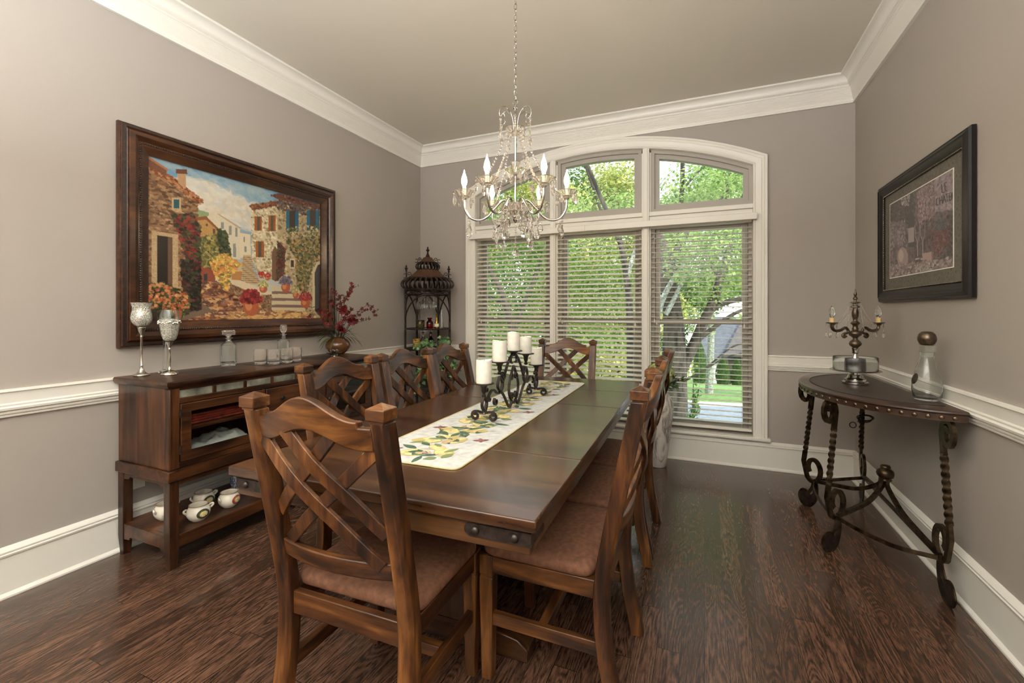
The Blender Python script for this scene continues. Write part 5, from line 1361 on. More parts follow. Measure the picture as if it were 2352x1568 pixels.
def item(name, lab, cat, p, *parts, group=None):
    t_ = thing(name, lab, cat, p, 0, group)
    for nme, mat, prof in parts: MB().lathe(prof, (0,0,0), 20).build(nme, mat, t_, smooth=50)
    return t_
item('lidded_jar', 'dark square-shouldered jar with gold pattern on the upper shelf of the birdcage', 'jar', at(-.075,-.03,1.1045), ('jar_body', M['jar_dark'], [(0,0),(.040,0),(.044,.004),(.044,.070),(.040,.074),(0,.074)]), ('lid', M['cage'], [(0,.074),(.046,.074),(.046,.082),(0,.084)]))
item('votive_holder', 'amber patterned candle votive on the lower shelf of the birdcage', 'candle holder', at(-.105,-.03,.9045), ('cup', M['amber'], [(0,0),(.038,0),(.042,.004),(.042,.095),(.038,.097),(.038,.02),(0,.02)]))
item('small_candle', 'small gold candle jar beside the amber votive in the birdcage', 'candle', at(-.105,-.115,.9045), ('jar_body', M['amber'], [(0,0),(.020,0),(.022,.003),(.022,.05),(.018,.055),(0,.055)]))
bt = [(0,0),(.030,0),(.034,.004),(.035,.070),(.030,.090),(.014,.110),(.012,.150),(.016,.152),(.016,.160),(0,.160)]
item('red_bottle', 'dark red glass bottle in the middle of the upper birdcage shelf', 'bottle', at(.020,.0,1.1045), ('bottle', M['red_glass'], [(0,0),(.028,0),(.034,.006),(.034,.06),(.022,.076),(.016,.084),(.024,.098),(.026,.106),(0,.106)]))
item('red_bottle', 'tall red glass bottle on the lower birdcage shelf behind the ivy', 'bottle', at(.030,-.08,.9045), ('bottle', M['red_glass'], bt), ('stopper', M['crystal'], [(0,.155),(.012,.16),(.017,.172),(.012,.184),(0,.188)]))
item('clear_bottle', 'clear glass bottle with a crystal stopper beside the red one in the birdcage', 'bottle', at(-.045,-.125,.9045), ('bottle', M['glassware'], bt), ('stopper', M['crystal'], [(0,.155),(.012,.16),(.017,.172),(.012,.184),(0,.188)]))
item('champagne_bottle', 'small gold foiled bottle with a pale label on the upper birdcage shelf', 'bottle', at(.090,-.02,1.1045), ('bottle', M['gold_glass'], [(0,0),(.020,0),(.022,.004),(.022,.06),(.014,.082),(.008,.100),(.008,.135),(.010,.137),(.010,.146),(0,.147)]), ('paper_label', M['label'], [(.0225,.015),(.0228,.016),(.0228,.045),(.0225,.046)]))
item('bud_vase', 'slender clear glass vase nearest the window side of the birdcage shelf', 'vase', at(.140,.02,1.1045), ('vase_body', M['glassware'], [(0,0),(.020,0),(.024,.006),(.022,.12),(.014,.17),(.008,.195),(.006,.194),(.012,.168),(.019,.12),(.02,.01),(0,.008)]))
item('glass_tumbler', 'clear glass jar on the lower birdcage shelf, window side', 'jar', at(.135,-.04,.9045), ('jar_body', M['glassware'], [(0,0),(.026,0),(.030,.005),(.031,.085),(.029,.087),(.028,.01),(0,.008)]))

# ivy in a wicker basket on an iron stand before the cage
IX, IY = -2.270, 3.560
t = thing('iron_plant_stand', 'scrolled black iron plant stand behind the sideboard-row chairs', 'plant stand', (IX, IY, 0))
for k in range(3):
    a = 2*PI*k/3+.5; d = Vector((math.cos(a), math.sin(a), 0))
    MB().tube(cr([d*.16, d*.13+Vector((0,0,.03)), d*.07+Vector((0,0,.30)), d*.09+Vector((0,0,.52)), d*.13+Vector((0,0,.655))], 8), .009, 8).build('leg', M['cage'], t)
    sp = spiral(.105, .40, .06, .015, 180, 720, 30); MB().tube([d*u+Vector((0,0,v)) for u, v in sp], .006, 6).build('scroll', M['cage'], t)
    sp = spiral(.10, .22, .055, .015, -180, 330, 26); MB().tube([d*u+Vector((0,0,v)) for u, v in sp], .006, 6).build('scroll', M['cage'], t)
m = MB(); ringt(m, .13, .655, .008); m.lathe([(0,.650),(.13,.650),(.13,.657),(0,.657)], (0,0,0), 28); m.build('tray', M['cage'], t)
o = MB().lathe([(0,0),(.085,0),(.10,.02),(.115,.09),(.118,.135),(.112,.138),(.105,.09),(.09,.03),(0,.03)], (0,0,0), 30).build('wicker_basket', M['wicker'], loc=(IX, IY, .6635), smooth=60)
tag(o, 'round wicker basket holding the ivy on the iron plant stand', 'basket')
M['ivy'] = leafmat('ivy_leaf', [(34,64,34),(58,98,52),(96,132,78),(176,190,140)], .15, .4)
t = thing('potted_ivy', 'variegated ivy spilling over its wicker basket in front of the birdcage shelf', 'plant', (IX, IY, .70))
r5 = random.Random(15); st = MB(); lf = MB()
def ivyleaf(mb, p, s, n, u):
    v = n.cross(u); pts = [(0,-.15),(.45,-.30),(.40,.10),(.72,.22),(.34,.42),(0,1.0),(-.34,.42),(-.72,.22),(-.40,.10),(-.45,-.30)]
    P = [Vector(p)+u*(a*s)+v*(b*s)+n*(.12*s*abs(a)) for a, b in pts]
    mb.add([Vector(p)+v*(.2*s)]+P, [(0, 1+i, 1+(i+1) % 10) for i in range(10)])
for k in range(54):
    a = r5.uniform(0, 6.28); L = r5.uniform(.10, .30); up = r5.uniform(-.16, .23)
    if math.sin(a) > .3: L *= .6
    e = Vector((IX+L*math.cos(a), IY+L*math.sin(a), .80+up-(.2*L)))
    pts = cr([(IX+.04*math.cos(a), IY+.04*math.sin(a), .70), (IX+L*.5*math.cos(a), IY+L*.5*math.sin(a), .84+max(up, 0)*.7), e], 6)
    st.tube(pts, .0022, 4)
    for q in range(4, len(pts)):
        for _ in range(2):
            n = Vector((r5.uniform(-.2,1), r5.uniform(-1,.1), r5.uniform(.1,1))).normalized(); u = n.orthogonal().normalized()
            u = (u*math.cos(q*2.1)+n.cross(u)*math.sin(q*2.1)).normalized()
            ivyleaf(lf, pts[q]+Vector((r5.uniform(-.03,.03), r5.uniform(-.03,.03), r5.uniform(-.03,.03))), r5.uniform(.020,.036), n, u)
st.build('stems', M['stem'], t, org=t.location, recalc=False); lf.build('leaves', M['ivy'], t, org=t.location, recalc=False, smooth=0)

# ------------------------------------------------------------------ stone floor vase with hydrangea
def stone():
    m, nt, b, out = nm('weathered_stone')
    tc = node(nt, 'ShaderNodeTexCoord'); mp = node(nt, 'ShaderNodeMapping'); mp.inputs['Scale'].default_value = (1,1,.35); nt.links.new(tc.outputs['Object'], mp.inputs[0])
    n = node(nt, 'ShaderNodeTexNoise', i_Scale=14.0, i_Detail=8.0, i_Roughness=.7, i_Distortion=1.0); nt.links.new(mp.outputs[0], n.inputs['Vector'])
    r = ramp(nt, n.outputs[0], [(.33,(74,68,66)),(.43,(150,142,136)),(.52,(206,200,192)),(.7,(222,216,208))]); nt.links.new(r.outputs[0], b.inputs['Base Color'])
    b.inputs['Roughness'].default_value = .75; bp = node(nt, 'ShaderNodeBump', i_Strength=.4, i_Distance=.006); nt.links.new(n.outputs[0], bp.inputs['Height']); nt.links.new(bp.outputs[0], b.inputs['Normal']); return m
FX, FY = -.352, 3.895
o = MB().lathe([(0,0),(.060,0),(.066,.006),(.078,.12),(.098,.28),(.116,.42),(.121,.48),(.112,.545),(.085,.595),(.066,.612),(.070,.622),(.062,.626),(.055,.612),(.09,.55),(.10,.45),(.06,.05),(0,.03)], (0,0,0), 36).build('floor_vase', stone(), loc=(FX, FY, 0), smooth=60)
tag(o, 'tall weathered grey stone floor vase under the window', 'vase')
t = thing('hydrangea_bouquet', 'pale green hydrangea head and a peach bloom in the stone floor vase', 'flowers', (FX, FY, .58))
M['hyd'] = leafmat('hydrangea_petal', [(158,172,96),(196,206,136),(222,226,170)], .3); M['peach'] = leafmat('peach_petal', [(176,112,84),(214,152,116),(230,182,150)], .3); M['sprig'] = leafmat('sprig_leaf', [(44,64,30),(74,98,44),(110,130,64)], .3)
def bloomhead(mb, c, r_, n, s, sq=.85):
    for k in range(n):
        z = 1-2*(k+.5)/n; a = k*2.39996; q = math.sqrt(1-z*z)
        d = Vector((q*math.cos(a), q*math.sin(a), z*sq)); p = Vector(c)+d*r_*r5.uniform(.88, 1.05); nn = d.normalized(); u = nn.orthogonal().normalized(); v = nn.cross(u); a0 = r5.uniform(0, 6)
        for j in range(4):
            e = u*math.cos(a0+j*PI/2)+v*math.sin(a0+j*PI/2); f = nn.cross(e)
            mb.add([p, p+e*s*.55+f*s*.4+nn*s*.18, p+e*s+nn*s*.1, p+e*s*.55-f*s*.4+nn*s*.18], [(0,1,2,3)])
m = MB(); bloomhead(m, (FX+.02, FY-.03, .765), .105, 230, .022); m.sph((FX+.02, FY-.03, .765), .085, 12, 8, sc=(1,1,.85)); m.build('hydrangea_head', M['hyd'], t, org=t.location, recalc=False, smooth=0)
m = MB(); bloomhead(m, (FX-.015, FY-.075, .655), .062, 80, .034, .7); m.sph((FX-.015, FY-.075, .655), .05, 10, 6); m.build('peach_bloom', M['peach'], t, org=t.location, recalc=False, smooth=0)
m = MB(); l2 = MB()
for k in range(16):
    a = rad(-70+k*11); L = r5.uniform(.08,.20); e = Vector((FX+L*math.cos(a), FY+L*.5*math.sin(a)-.03, .66+r5.uniform(-.02,.12)))
    pts = cr([(FX, FY, .60), (FX+L*.5*math.cos(a), FY+L*.3*math.sin(a), .68), e], 6); m.tube(pts, .002, 4)
    for q in range(4, len(pts)):
        leaf(l2, pts[q], (r5.uniform(-1,1), r5.uniform(-1,1), r5.uniform(-.3,.8)), .036, .010); leaf(l2, pts[q], (r5.uniform(-1,1), r5.uniform(-1,1), r5.uniform(-.3,.8)), .03, .009)
m.tube([(FX, FY, .50), (FX+.02, FY-.03, .72)], .005, 6)
m.build('stems', M['stem'], t, org=t.location, recalc=False); l2.build('sprig_leaves', M['sprig'], t, org=t.location, recalc=False, smooth=0)

# ------------------------------------------------------------------ chandelier
HX, HY = -.915, 2.185
t = thing('crystal_chandelier', 'six-arm chrome and crystal chandelier hanging on a chain over the dining table', 'chandelier', (HX, HY, 1.82))
OC = t.location
vd = Vector((HX, HY, 0)).normalized(); rt = Vector((vd.y, -vd.x, 0))
CC = Vector((HX, HY, 0))
def hp(a, r, z): return CC+rt*(r*math.cos(a))+vd*(r*math.sin(a))+Vector((0,0,z))
M['bulb'] = emit('lit_bulb', (255,224,184), 150)
M['chand'] = plain('chandelier_chrome', (196,190,184), .14, 1)
scal = lambda a, k: 1+.05*math.cos(12*a)
m = MB(); z = 2.375; k = 0
while z < 3.03:
    ln = []
    for i in range(12):
        a = 2*PI*i/12; u = .0075*math.cos(a); w = z+.017+.0175*math.sin(a)
        ln.append((HX+(u if k % 2 else 0), HY+(0 if k % 2 else u), w))
    m.tube(ln, .0017, 5, closed=True); z += .0285; k += 1
m.build('chain', M['chand'], t, org=OC)
MB().lathe([(.0,3.03),(.055,3.032),(.062,3.045),(.062,3.05),(0,3.05)], (HX,HY,0), 28).build('ceiling_canopy', M['chand'], t, org=OC, smooth=40)
m = MB(); m.tube([(HX, HY, 1.80), (HX, HY, 2.36)], .0065, 10)
m.lathe([(0,2.335),(.012,2.34),(.010,2.352),(.005,2.362),(0,2.366)], (HX,HY,0), 12); m.lathe([(0,1.735),(.006,1.742),(.013,1.754),(.009,1.762),(.016,1.768),(0,1.77)], (HX,HY,0), 14)
m.tube([hp(2*PI*i/18, 0, 0)+rt*(.013*math.cos(2*PI*i/18))+Vector((0,0,2.372+.013*math.sin(2*PI*i/18))) for i in range(18)], .002, 6, closed=True)
m.build('centre_stem', M['chand'], t, org=OC)
MB().lathe([(.010,1.766),(.045,1.772),(.068,1.792),(.075,1.815),(.070,1.832),(.062,1.828),(.045,1.80),(.010,1.785),(.010,1.766)], (HX,HY,0), 40, rip=lambda a, k: 1+.05*math.cos(10*a+k)).build('hub_bowl', M['crystal'], t, org=OC, smooth=30)
MB().lathe([(.008,1.985),(.030,1.990),(.052,2.012),(.056,2.018),(.050,2.020),(.026,2.000),(.008,1.998),(.008,1.985)], (HX,HY,0), 36, rip=scal).build('middle_dish', M['crystal'], t, org=OC, smooth=30)
MB().lathe([(.008,2.015),(.016,2.02),(.024,2.05),(.026,2.058),(.021,2.056),(.013,2.03),(.008,2.015)], (HX,HY,0), 30, rip=lambda a, k: 1+.12*math.cos(6*a)).build('crown_cup', M['crystal'], t, org=OC, smooth=30)
MB().lathe([(.008,2.200),(.030,2.204),(.050,2.228),(.054,2.236),(.047,2.236),(.026,2.216),(.008,2.212),(.008,2.200)], (HX,HY,0), 36, rip=scal).build('top_dish', M['crystal'], t, org=OC, smooth=30)
def prism_drop(p, L, w, par, name='crystal_drop'):
    m = MB(); m.sph((0,0,-.006), .0062, 6, 4)
    m.lathe([(0,-.013),(w*.5,-.013-L*.10),(w,-.013-L*.52),(w*.72,-.013-L*.78),(0,-.013-L)], (0,0,0), 6, sy=.6)
    return m.build(name, M['crystal'], par, loc=tuple(Vector(p)-OC), rot=(0,0,R.uniform(0,3)), smooth=0)
def beads(mb, p0, p1, sag, r):
    p0, p1 = Vector(p0), Vector(p1); n = int((p1-p0).length/(r*2.0))
    for i in range(n+1):
        f = i/n; p = p0.lerp(p1, f); p.z -= 4*sag*f*(1-f); mb.sph(p, r*(1 if i % 2 else .7), 6, 4)
for k in range(6):
    a = k*PI/3+.0
    P = lambda r, z: hp(a, r, z)
    arm = MB().tube(cr([P(.028,1.805), P(.040,1.848), P(.068,1.855), P(.110,1.812), P(.150,1.768), P(.195,1.752), P(.240,1.768), P(.266,1.812), P(.270,1.862)], 7), .0062, 10).build('arm', M['chand'], t, org=OC, smooth=60)
    e = P(.270, 0)
    MB().lathe([(0,1.858),(.012,1.860),(.014,1.868),(0,1.870)], tuple(e), 14).build('arm_socket', M['chand'], arm, org=OC)
    MB().lathe([(.006,1.868),(.026,1.872),(.045,1.892),(.058,1.900),(.056,1.904),(.042,1.898),(.024,1.880),(.006,1.876),(.006,1.868)], tuple(e), 36, rip=scal).build('bobeche', M['crystal'], arm, org=OC, smooth=30)
    MB().lathe([(0,1.872),(.0098,1.872),(.0098,1.928),(0,1.929)], tuple(e), 14).build('candle_sleeve', M['candle'], arm, org=OC, smooth=40)
    MB().lathe([(0,1.929),(.007,1.930),(.0135,1.945),(.0155,1.958),(.0125,1.978),(.007,1.994),(.003,2.006),(.0015,2.016),(0,2.019)], tuple(e), 14).build('flame_bulb', M['bulb'], arm, org=OC, smooth=60)
    m = MB(); beads(m, hp(a, .048, 2.205), hp(a, .215, 1.906), .035, .0076); m.build('bead_strand', M['crystal'], t, org=OC)
    for q in range(5):
        b = a+2*PI*q/5+.3
        prism_drop(e+rt*(.052*math.cos(b))+vd*(.052*math.sin(b))+Vector((0,0,1.896)), R.choice((.045,.060,.052)), .012, t)
    for (r_, z0, n_, L, off) in ((.120,1.80,3,.045,.018),(.160,1.762,4,.050,-.016),(.185,1.750,3,.042,.016),(.10,1.82,4,.045,-.01)) if k % 3 else ((.245,1.775,2,.05,0),):
        p = P(r_, z0)+(-rt*math.sin(a)+vd*math.cos(a))*off
        m = MB()
        for i in range(n_): m.sph((p.x, p.y, p.z-.012-.017*i), .0075, 6, 4)
        m.build('bead_chain', M['crystal'], t, org=OC); prism_drop((p.x, p.y, p.z-.012-.017*n_), L*1.2, .0185, t); q_ = p+rt*R.uniform(-.03,.03)+vd*R.uniform(-.03,.03)+Vector((0,0,-.03)); prism_drop(tuple(q_), L, .016, t)
for k in range(6):
    a = k*PI/3+.5
    sc_ = [(.010,2.225),(.014,2.27),(.030,2.315),(.062,2.338),(.090,2.322),(.094,2.290),(.078,2.272),(.064,2.284),(.068,2.298)]
    MB().tube([hp(a, p.x, p.y) for p in cr([(u, v, 0) for u, v in sc_], 6)], .0026, 7).build('top_scroll', M['chand'], t, org=OC, smooth=60)
    m = MB(); p = hp(a, .088, 2.275)
    for i in range(4): m.sph((p.x, p.y, p.z-.008-.013*i), .0085 if i == 0 else .0058, 6, 4)
    m.build('bead_chain', M['crystal'], t, org=OC); prism_drop(tuple(p-Vector((0,0,.055))), .05, .011, t)
    b = a+.5
    prism_drop(hp(b, .050, 2.012), .045, .012, t); prism_drop(hp(b+.5, .05, 2.226), .03, .009, t)
m = MB()
for i in range(9): m.sph((HX, HY, 1.730-.0145*i), .0068 if i % 2 else .005, 6, 4)
m.build('bead_chain', M['crystal'], t, org=OC); MB().sph((HX, HY, 1.578), .0215, 12, 8).build('crystal_ball', M['crystal'], t, org=OC, smooth=0)

# ------------------------------------------------------------------ outdoors: sloping front garden, drive, neighbour's house, trees
M['grass'] = plain('lawn_grass', (104,136,62), .9, var=.25, vs=6, bump=.4, bs=40)
M['drive'] = plain('asphalt', (132,140,150), .8, var=.1, vs=8)
M['kerbm'] = plain('concrete', (206,200,188), .8, var=.06)
gz = lambda y: .17-.12*y
def slab(name, pts, mat, h, lab=None):
    m = MB(); n = len(pts)
    vs = [(x, y, gz(y)+h) for x, y in pts]+[(x, y, gz(y)+h-.3) for x, y in pts]
    m.add(vs, [tuple(range(n)), tuple(range(n, 2*n))[::-1]]+[(i, (i+1) % n, n+(i+1) % n, n+i) for i in range(n)])
    return struct(m.build(name, mat, smooth=0))
slab('lawn', [(-45,4.4),(30,4.4),(30,75),(-45,75)], M['grass'], 0)
slab('driveway', [(-.55,8.8),(1.2,6.0),(30,6.0),(30,13),(6,15.2),(1.3,15.6),(-.2,15.0),(-3,17),(-10,19),(-20,20),(-20,17.5),(-8,16),(-2.2,13)], M['drive'], .02)
m = MB(); kp = [(-20,20.1),(-10,19.1),(-3,17.1),(-.2,15.15),(1.3,15.75),(6,15.35),(30,13.15)]
m.tube([(x, y, gz(y)+.03) for x, y in kp], sec=rect(.16,.30), up=(0,0,1)); struct(m.build('kerb', M['kerbm'], smooth=0))

M['bark'] = plain('dark_bark', (48,43,37), .9, var=.7, vs=16, bump=.8, bs=30, stretch=(1,1,.3)); M['bark_pale'] = plain('lichen_bark', (128,132,124), .9, var=.5, vs=22, bump=.5, bs=40)
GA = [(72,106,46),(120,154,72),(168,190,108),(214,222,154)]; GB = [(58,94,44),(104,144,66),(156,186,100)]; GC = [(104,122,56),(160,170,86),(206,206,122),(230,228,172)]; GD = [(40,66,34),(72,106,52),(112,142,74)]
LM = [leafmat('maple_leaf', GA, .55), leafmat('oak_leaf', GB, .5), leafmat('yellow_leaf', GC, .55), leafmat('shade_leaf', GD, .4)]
def cloud(mb, c, rr_, n, s, rnd):
    for _ in range(n):
        d = Vector((rnd.gauss(0,1), rnd.gauss(0,1), rnd.gauss(0,1))).normalized()*rnd.random()**.4
        p = Vector((c[0]+d.x*rr_[0], c[1]+d.y*rr_[1], c[2]+d.z*rr_[2]))
        nn = Vector((rnd.gauss(0,.6), rnd.gauss(-.3,.6), 1+rnd.gauss(0,.5))).normalized(); u = nn.orthogonal().normalized(); a = rnd.uniform(0, 6.28); u = (u*math.cos(a)+nn.cross(u)*math.sin(a)); v = nn.cross(u); k = s*rnd.uniform(.6,1.3)
        mb.add([p-u*k*.5, p+v*k*.30, p+u*k*.5, p-v*k*.30], [(0,1,2,3)])
def limb(mb, pts, r0, r1, mi=0, n=7): mb.tube(cr(pts, 5), lambda f: r0+(r1-r0)*f, n, mi)
def tree(name, lab, base, trunks, clouds, lm, s, seed, cat='tree', den=1):
    t = thing(name, lab, cat, base, 0, 'trees outside the window'); rnd = random.Random(seed)
    m = MB()
    for pts, r0, r1, mi in trunks: limb(m, pts, r0, r1, mi)
    m.build('trunk', [M['bark'], M['bark_pale']], t, org=base, smooth=60)
    m = MB()
    for c, rr_, n in clouds: cloud(m, c, rr_, int(n*den), s, rnd)
    m.build('crown', lm, t, org=base, smooth=0, recalc=False)
    return t
# large tree seen through the right window
tree('oak_tree', 'large grey-trunked tree just outside the right-hand blind, forking into dark limbs', (-.52,8.48,-.85),
     [([(-.52,8.48,-.95),(-.51,8.48,-.1),(-.50,8.49,.62),(-.52,8.49,1.2),(-.66,8.46,2.2),(-.86,8.43,3.0),(-.98,8.5,3.8)], .27, .07, 0),
      ([(-.44,8.52,.10),(-.33,8.56,.35),(-.16,8.63,.72),(-.01,8.70,1.10),(.16,8.77,1.50),(.26,8.81,1.86),(.36,8.85,2.2),(.55,8.95,2.9),(.8,9.1,3.9)], .11, .05, 0),
      ([(-.16,8.63,.72),(.1,8.7,.95),(.5,8.8,1.25),(.9,8.9,1.38)], .05, .02, 0), ([(.05,8.7,1.25),(.3,8.8,1.42),(.7,8.9,1.50),(1.0,9,1.46)], .06, .03, 0),
      ([(-.75,8.15,1.20),(-.66,8.2,1.50),(-.52,8.27,1.80),(-.36,8.33,2.04),(-.15,8.5,2.3)], .055, .03, 1), ([(-.62,8.25,1.22),(-.50,8.27,1.46),(-.38,8.3,1.72),(-.22,8.37,2.08)], .045, .03, 1),
      ([(-.36,8.33,2.04),(-.1,8.5,2.5),(.1,8.6,2.9)], .03, .015, 1), ([(.26,8.81,1.86),(.0,8.9,2.3),(-.2,9,2.9)], .03, .012, 0), ([(-.55,8.46,2.2),(-.2,8.6,2.8),(.3,8.8,3.3)], .05, .02, 0),
      ([(-.10,7.03,.36),(.13,7.12,.56),(.36,7.22,.76),(.60,7.3,.84)], .016, .010, 0), ([(-.33,8.2,.1),(-.1,7.03,.36)], .03, .016, 0), ([(.04,7.09,.46),(.3,7.2,.62),(.6,7.3,.70)], .012, .007, 0)],
     [((.55,9.3,2.0),(.55,.6,.35),350),((.1,9.6,2.9),(1.2,.8,.5),700),((-.5,9.5,3.3),(1.0,.8,.5),500),((.5,9.4,3.7),(1.2,.8,.55),800),((.1,8.7,1.55),(.25,.3,.2),60),((.5,11,1.75),(.9,.6,.42),330),((-.05,11.5,1.15),(.40,.4,.55),150),((.8,10.6,1.15),(.35,.4,.16),60),((1.0,11.5,1.80),(.8,.5,.32),240),((.15,7.8,2.35),(.9,.5,.40),620),((-.2,7.9,2.0),(.5,.4,.3),160),((.6,7.9,1.75),(.4,.4,.3),200)], LM[0], .085, 21, den=2.3)
tree('maple_tree', 'slim bright green tree with forked pale stems behind the middle window', (-1.36,9.2,-.93),
     [([(-1.36,9.21,-1.0),(-1.36,9.21,.54),(-1.38,9.2,1.41),(-1.43,9.18,1.93),(-1.52,9.14,2.54),(-1.68,9.09,3.0),(-1.98,9.1,3.7),(-2.2,9.0,4.3)], .085, .035, 0),
      ([(-1.43,9.18,1.93),(-1.3,9.2,2.4),(-1.1,9.3,3.0),(-.9,9.4,3.9)], .05, .025, 1), ([(-.55,9.6,1.9),(-.42,9.62,3.6),(-.40,9.62,4.6)], .055, .04, 0), ([(-.40,9.62,3.7),(-.14,9.73,4.05),(.22,9.86,4.35)], .028, .016, 0),
      ([(.44,9.97,2.6),(.42,9.97,3.5),(.40,9.96,3.94),(.24,9.9,4.3)], .04, .02, 0), ([(.40,9.96,3.94),(.62,10.04,4.2)], .022, .014, 0), ([(-1.98,10,3.0),(-2.2,9.9,3.8),(-2.5,9.8,4.7)], .035, .02, 0), ([(-1.1,10,3.6),(-.8,10,4.05),(-.6,10,4.25)], .022, .012, 1), ([(-.3,9.8,3.75),(-.05,9.9,4.2),(.1,10,4.4)], .016, .01, 1)],
     [((-2.3,10.6,1.9),(1.3,.8,.9),1900),((-2.6,10.4,3.4),(1.6,1.0,.8),1300),((-1.0,10.8,3.5),(1.2,.8,.7),900),((-2.2,10.2,.75),(1.2,.8,.45),700),((-.2,10.6,3.5),(1.0,.8,.35),700),((.6,10.8,3.9),(.8,.8,.6),450),((.2,11.4,4.4),(1.2,.8,.6),600)], LM[0], .09, 22, den=2.4)
tree('maple_tree', 'spreading green tree with a dark slanting stem behind the left window', (-3.4,8.3,-.83),
     [([(-3.3,8.3,-.9),(-3.45,8.3,.5),(-3.55,8.28,.95),(-3.66,8.24,1.41),(-3.8,8.19,1.8),(-4.0,8.12,2.2),(-4.3,8.05,2.9)], .09, .04, 0), ([(-3.5,8.3,.9),(-3.3,8.4,1.5),(-3.0,8.5,2.3)], .05, .025, 0),
      ([(-3.66,8.24,1.41),(-4.1,8.3,1.6),(-4.6,8.4,1.75)], .04, .02, 0), ([(-3.1,8.2,.95),(-2.7,8.3,.85),(-2.2,8.3,.80)], .03, .012, 0)],
     [((-4.2,9.4,1.9),(1.4,.9,.8),1700),((-4.2,9.5,.7),(1.3,.8,.6),1000),((-4.3,9.2,3.2),(1.6,1.0,.7),1000),((-3.2,9.3,2.6),(.8,.6,.7),500)], LM[1], .09, 23, den=2.4)
bg = [('yellow-green tree at the woodland edge behind the left window', -8.5, 15, 5, 2), ('tall woodland tree behind the left window, deep green', -7.0, 18.5, 6.5, 1), ('pale yellow-green tree seen between the left and middle windows', -5.4, 15.5, 5, 2), ('dense green tree far behind the middle window', -4.6, 20.5, 6.5, 0),
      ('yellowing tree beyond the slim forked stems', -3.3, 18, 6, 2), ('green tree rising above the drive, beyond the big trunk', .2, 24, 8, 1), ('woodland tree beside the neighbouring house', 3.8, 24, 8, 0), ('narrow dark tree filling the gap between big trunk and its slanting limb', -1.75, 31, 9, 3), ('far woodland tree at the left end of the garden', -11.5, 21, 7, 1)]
for k, (lab, x, y, h, li) in enumerate(bg):
    z0 = gz(y); rnd = random.Random(50+k)
    cl = []; nar = .55 if lab.startswith('narrow') else 1
    for q in range(8):
        f = q/7
        if lab.startswith('green tree rising') and f < .35: f = .35+f*.4
        cl.append(((x+nar*rnd.uniform(-1.3,1.3)*(.3 if nar < 1 else 1), y+rnd.uniform(-.8,.8), z0+1.2+f*(h+1.2)), ((2.0-.45*f)*nar, 1.2, 1.05), 1700))
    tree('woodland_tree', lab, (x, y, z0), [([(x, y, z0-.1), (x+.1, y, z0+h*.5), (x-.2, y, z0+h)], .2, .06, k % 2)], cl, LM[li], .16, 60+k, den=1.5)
# darker undergrowth so the eye does not run out under the trees
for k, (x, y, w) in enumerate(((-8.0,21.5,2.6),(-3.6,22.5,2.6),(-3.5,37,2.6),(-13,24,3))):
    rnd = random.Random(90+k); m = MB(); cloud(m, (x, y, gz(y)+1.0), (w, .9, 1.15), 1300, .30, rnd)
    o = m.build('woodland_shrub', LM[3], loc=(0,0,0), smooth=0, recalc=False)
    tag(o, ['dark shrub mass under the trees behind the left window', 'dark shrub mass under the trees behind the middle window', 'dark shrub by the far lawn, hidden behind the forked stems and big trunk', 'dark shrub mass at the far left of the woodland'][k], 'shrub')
# arborvitae at the neighbour's
for k, (x, y, h, w, lab) in enumerate(((1.38,40.8,2.3,.55,'conical evergreen by the white garage door, second from the big trunk'), (2.45,41.2,2.2,.50,'conical evergreen farthest right before the grey house'), (-.40,40.3,3.6,.62,'conical evergreen closest to the big trunk, partly behind its limb'))):
    rnd = random.Random(30+k); m = MB(); z0 = gz(y)-.05
    for _ in range(1500):
        f = rnd.random(); r_ = w*(math.sin(PI*min(1, .22+.78*f)))**.8; a = rnd.uniform(0, 6.28)
        p = Vector((x+r_*math.cos(a), y+r_*math.sin(a), z0+f*h)); u = Vector((math.cos(a)*.3, math.sin(a)*.3, 1)).normalized(); v = Vector((-math.sin(a), math.cos(a), 0)); s = .13
        m.add([p-v*s*.4, p+v*s*.4, p+u*s], [(0,1,2)])
    m.lathe([(w*.7,0.0),(w*.85,h*.3),(w*.55,h*.75),(0,h*.97)], (x, y, z0), 12)
    tag(m.build('evergreen', LM[3], smooth=0, recalc=False), lab, 'shrub')
# neighbour's house
M['roof'] = plain('grey_shingle', (84,88,94), .8, var=.15, vs=4); M['siding'] = plain('brown_brick', (86,80,76), .85, var=.15, vs=3); M['white_wall'] = plain('white_siding', (232,232,228), .6)
hx, hy = 3.6, 47; hz = gz(45)-.3
t = thing('house', 'grey-roofed neighbouring house with white garage front beyond the lawn', 'house', (hx, hy, hz))
MB().box(hx-4.6, hx+9, hy-2, hy+7, hz-1, hz+2.7).build('wall', M['white_wall'], t, org=t.location, smooth=0)
MB().box(hx-1.7, hx+9, hy-2.3, hy-2.0, hz-1, hz+3.4).build('brick_gable', M['siding'], t, org=t.location, smooth=0)
MB().add([(hx-5.2,hy-2.6,hz+2.6),(hx+9.5,hy-2.6,hz+2.6),(hx+9.5,hy+3,hz+6.3),(hx-2.8,hy+3,hz+6.3),(hx-5.2,hy+7.5,hz+2.6),(hx+9.5,hy+7.5,hz+2.6)], [(0,1,2,3),(3,2,5,4),(0,3,4),(0,4,5,1),(1,5,2)]).build('roof', M['roof'], t, org=t.location, smooth=0)
m = MB().add([(hx-2.0,hy-2.9,hz+3.0),(hx+8,hy-2.9,hz+3.0),(hx+8,hy+2,hz+5.9),(hx-.3,hy+2,hz+5.9),(hx-2.0,hy-2.9,hz+2.85),(hx+8,hy-2.9,hz+2.85)], [(0,1,2,3),(0,4,5,1)]); m.build('roof', M['siding'], t, org=t.location, smooth=0)
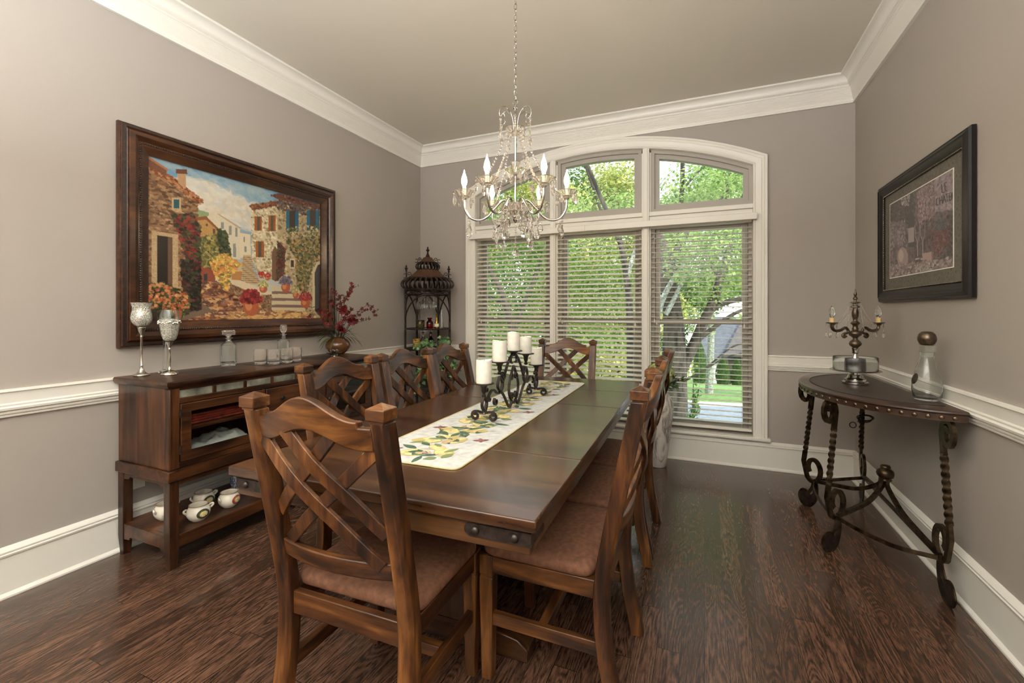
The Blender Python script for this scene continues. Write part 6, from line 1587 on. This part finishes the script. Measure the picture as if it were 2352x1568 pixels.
for x0 in (hx-4.2, hx-1.4):
    MB().box(x0, x0+2.3, hy-2.36, hy-2.3, hz-.6, hz+1.9).build('garage_door', M['trim'], t, org=t.location, smooth=0)
MB().box(hx-1.85, hx-1.65, hy-2.6, hy-2.35, hz-1, hz+2.6).build('brick_pier', M['siding'], t, org=t.location, smooth=0)
# shrub sprigs close to the glass
for k, (x, y, z, n, lab) in enumerate(((-1.02,5.55,.47,26,'small leafy twig outside the middle window above the table edge'), (-.16,5.58,.17,60,'leafy shrub twigs outside the right window behind the floor vase'))):
    t = thing('garden_shrub', lab, 'shrub', (x, y, gz(y))); rnd = random.Random(70+k); st = MB(); l2 = MB()
    for q in range(5 if k else 3):
        a = rnd.uniform(0, 6.28); e = Vector((x+rnd.uniform(-.14,.16), y+rnd.uniform(-.1,.1), z+rnd.uniform(-.06,.30 if k else .06)))
        pts = cr([(x, y, gz(y)), (x+rnd.uniform(-.04,.04), y, (gz(y)+z)/2), e], 8); st.tube(pts, .005, 5)
        for p in pts[-7:]:
            for _ in range(n//8): leaf(l2, p+Vector((rnd.uniform(-.03,.03), rnd.uniform(-.03,.03), rnd.uniform(-.03,.03))), (rnd.uniform(-1,1), rnd.uniform(-1,1), rnd.uniform(-.4,.8)), .05, .014)
    st.build('stems', M['bark'], t, org=t.location, recalc=False); l2.build('leaves', LM[1], t, org=t.location, recalc=False, smooth=0)

# ------------------------------------------------------------------ light
sc = bpy.context.scene
w = bpy.data.worlds.new('sky'); sc.world = w; w.use_nodes = True; nt = w.node_tree; nt.nodes.clear()
wo = node(nt, 'ShaderNodeOutputWorld'); bg_ = node(nt, 'ShaderNodeBackground'); tcn = node(nt, 'ShaderNodeTexCoord'); sp = node(nt, 'ShaderNodeSeparateXYZ')
nt.links.new(tcn.outputs['Generated'], sp.inputs[0])
rp = ramp(nt, sp.outputs['Z'], [(0,(246,246,242)),(.35,(236,242,250)),(1,(196,216,246))]); nt.links.new(rp.outputs[0], bg_.inputs[0]); bg_.inputs[1].default_value = 3.4
nt.links.new(bg_.outputs[0], wo.inputs[0])
def lamp(name, typ, loc, rot, energy, col=(1,1,1), **kw):
    l = bpy.data.lights.new(name, typ); l.energy = energy; l.color = col
    for k, v in kw.items(): setattr(l, k, v)
    o = bpy.data.objects.new(name, l); C.objects.link(o); o.location = loc; o.rotation_euler = rot; return o
s = lamp('sun', 'SUN', (0,0,20), (0,0,0), 6.0, (1,.95,.86), angle=.02)
s.rotation_euler = Vector((-.75,.42,-.62)).to_track_quat('-Z','Y').to_euler()
lamp('added_fill_uplight', 'AREA', (-.7,-1.15,1.95), (rad(180),0,0), 430, (.93,.965,1), shape='RECTANGLE', size=2.8, size_y=1.5)  # added fill behind the camera, bounced off the ceiling; no real fixture

# ------------------------------------------------------------------ camera
cam = bpy.data.cameras.new('camera'); cam.sensor_width = 36; cam.lens = 36*1033/2352; cam.shift_y = -68/2352; cam.clip_end = 300; cam.clip_start = .02
co = bpy.data.objects.new('camera', cam); C.objects.link(co); co.location = (0,0,1.27); co.rotation_euler = (rad(90), 0, math.atan2(442,1033))
sc.camera = co
sc.view_settings.view_transform = 'Standard'; sc.view_settings.look = 'None'; sc.view_settings.gamma = 1; sc.view_settings.exposure = 0.0
sc.cycles.sample_clamp_indirect = 8
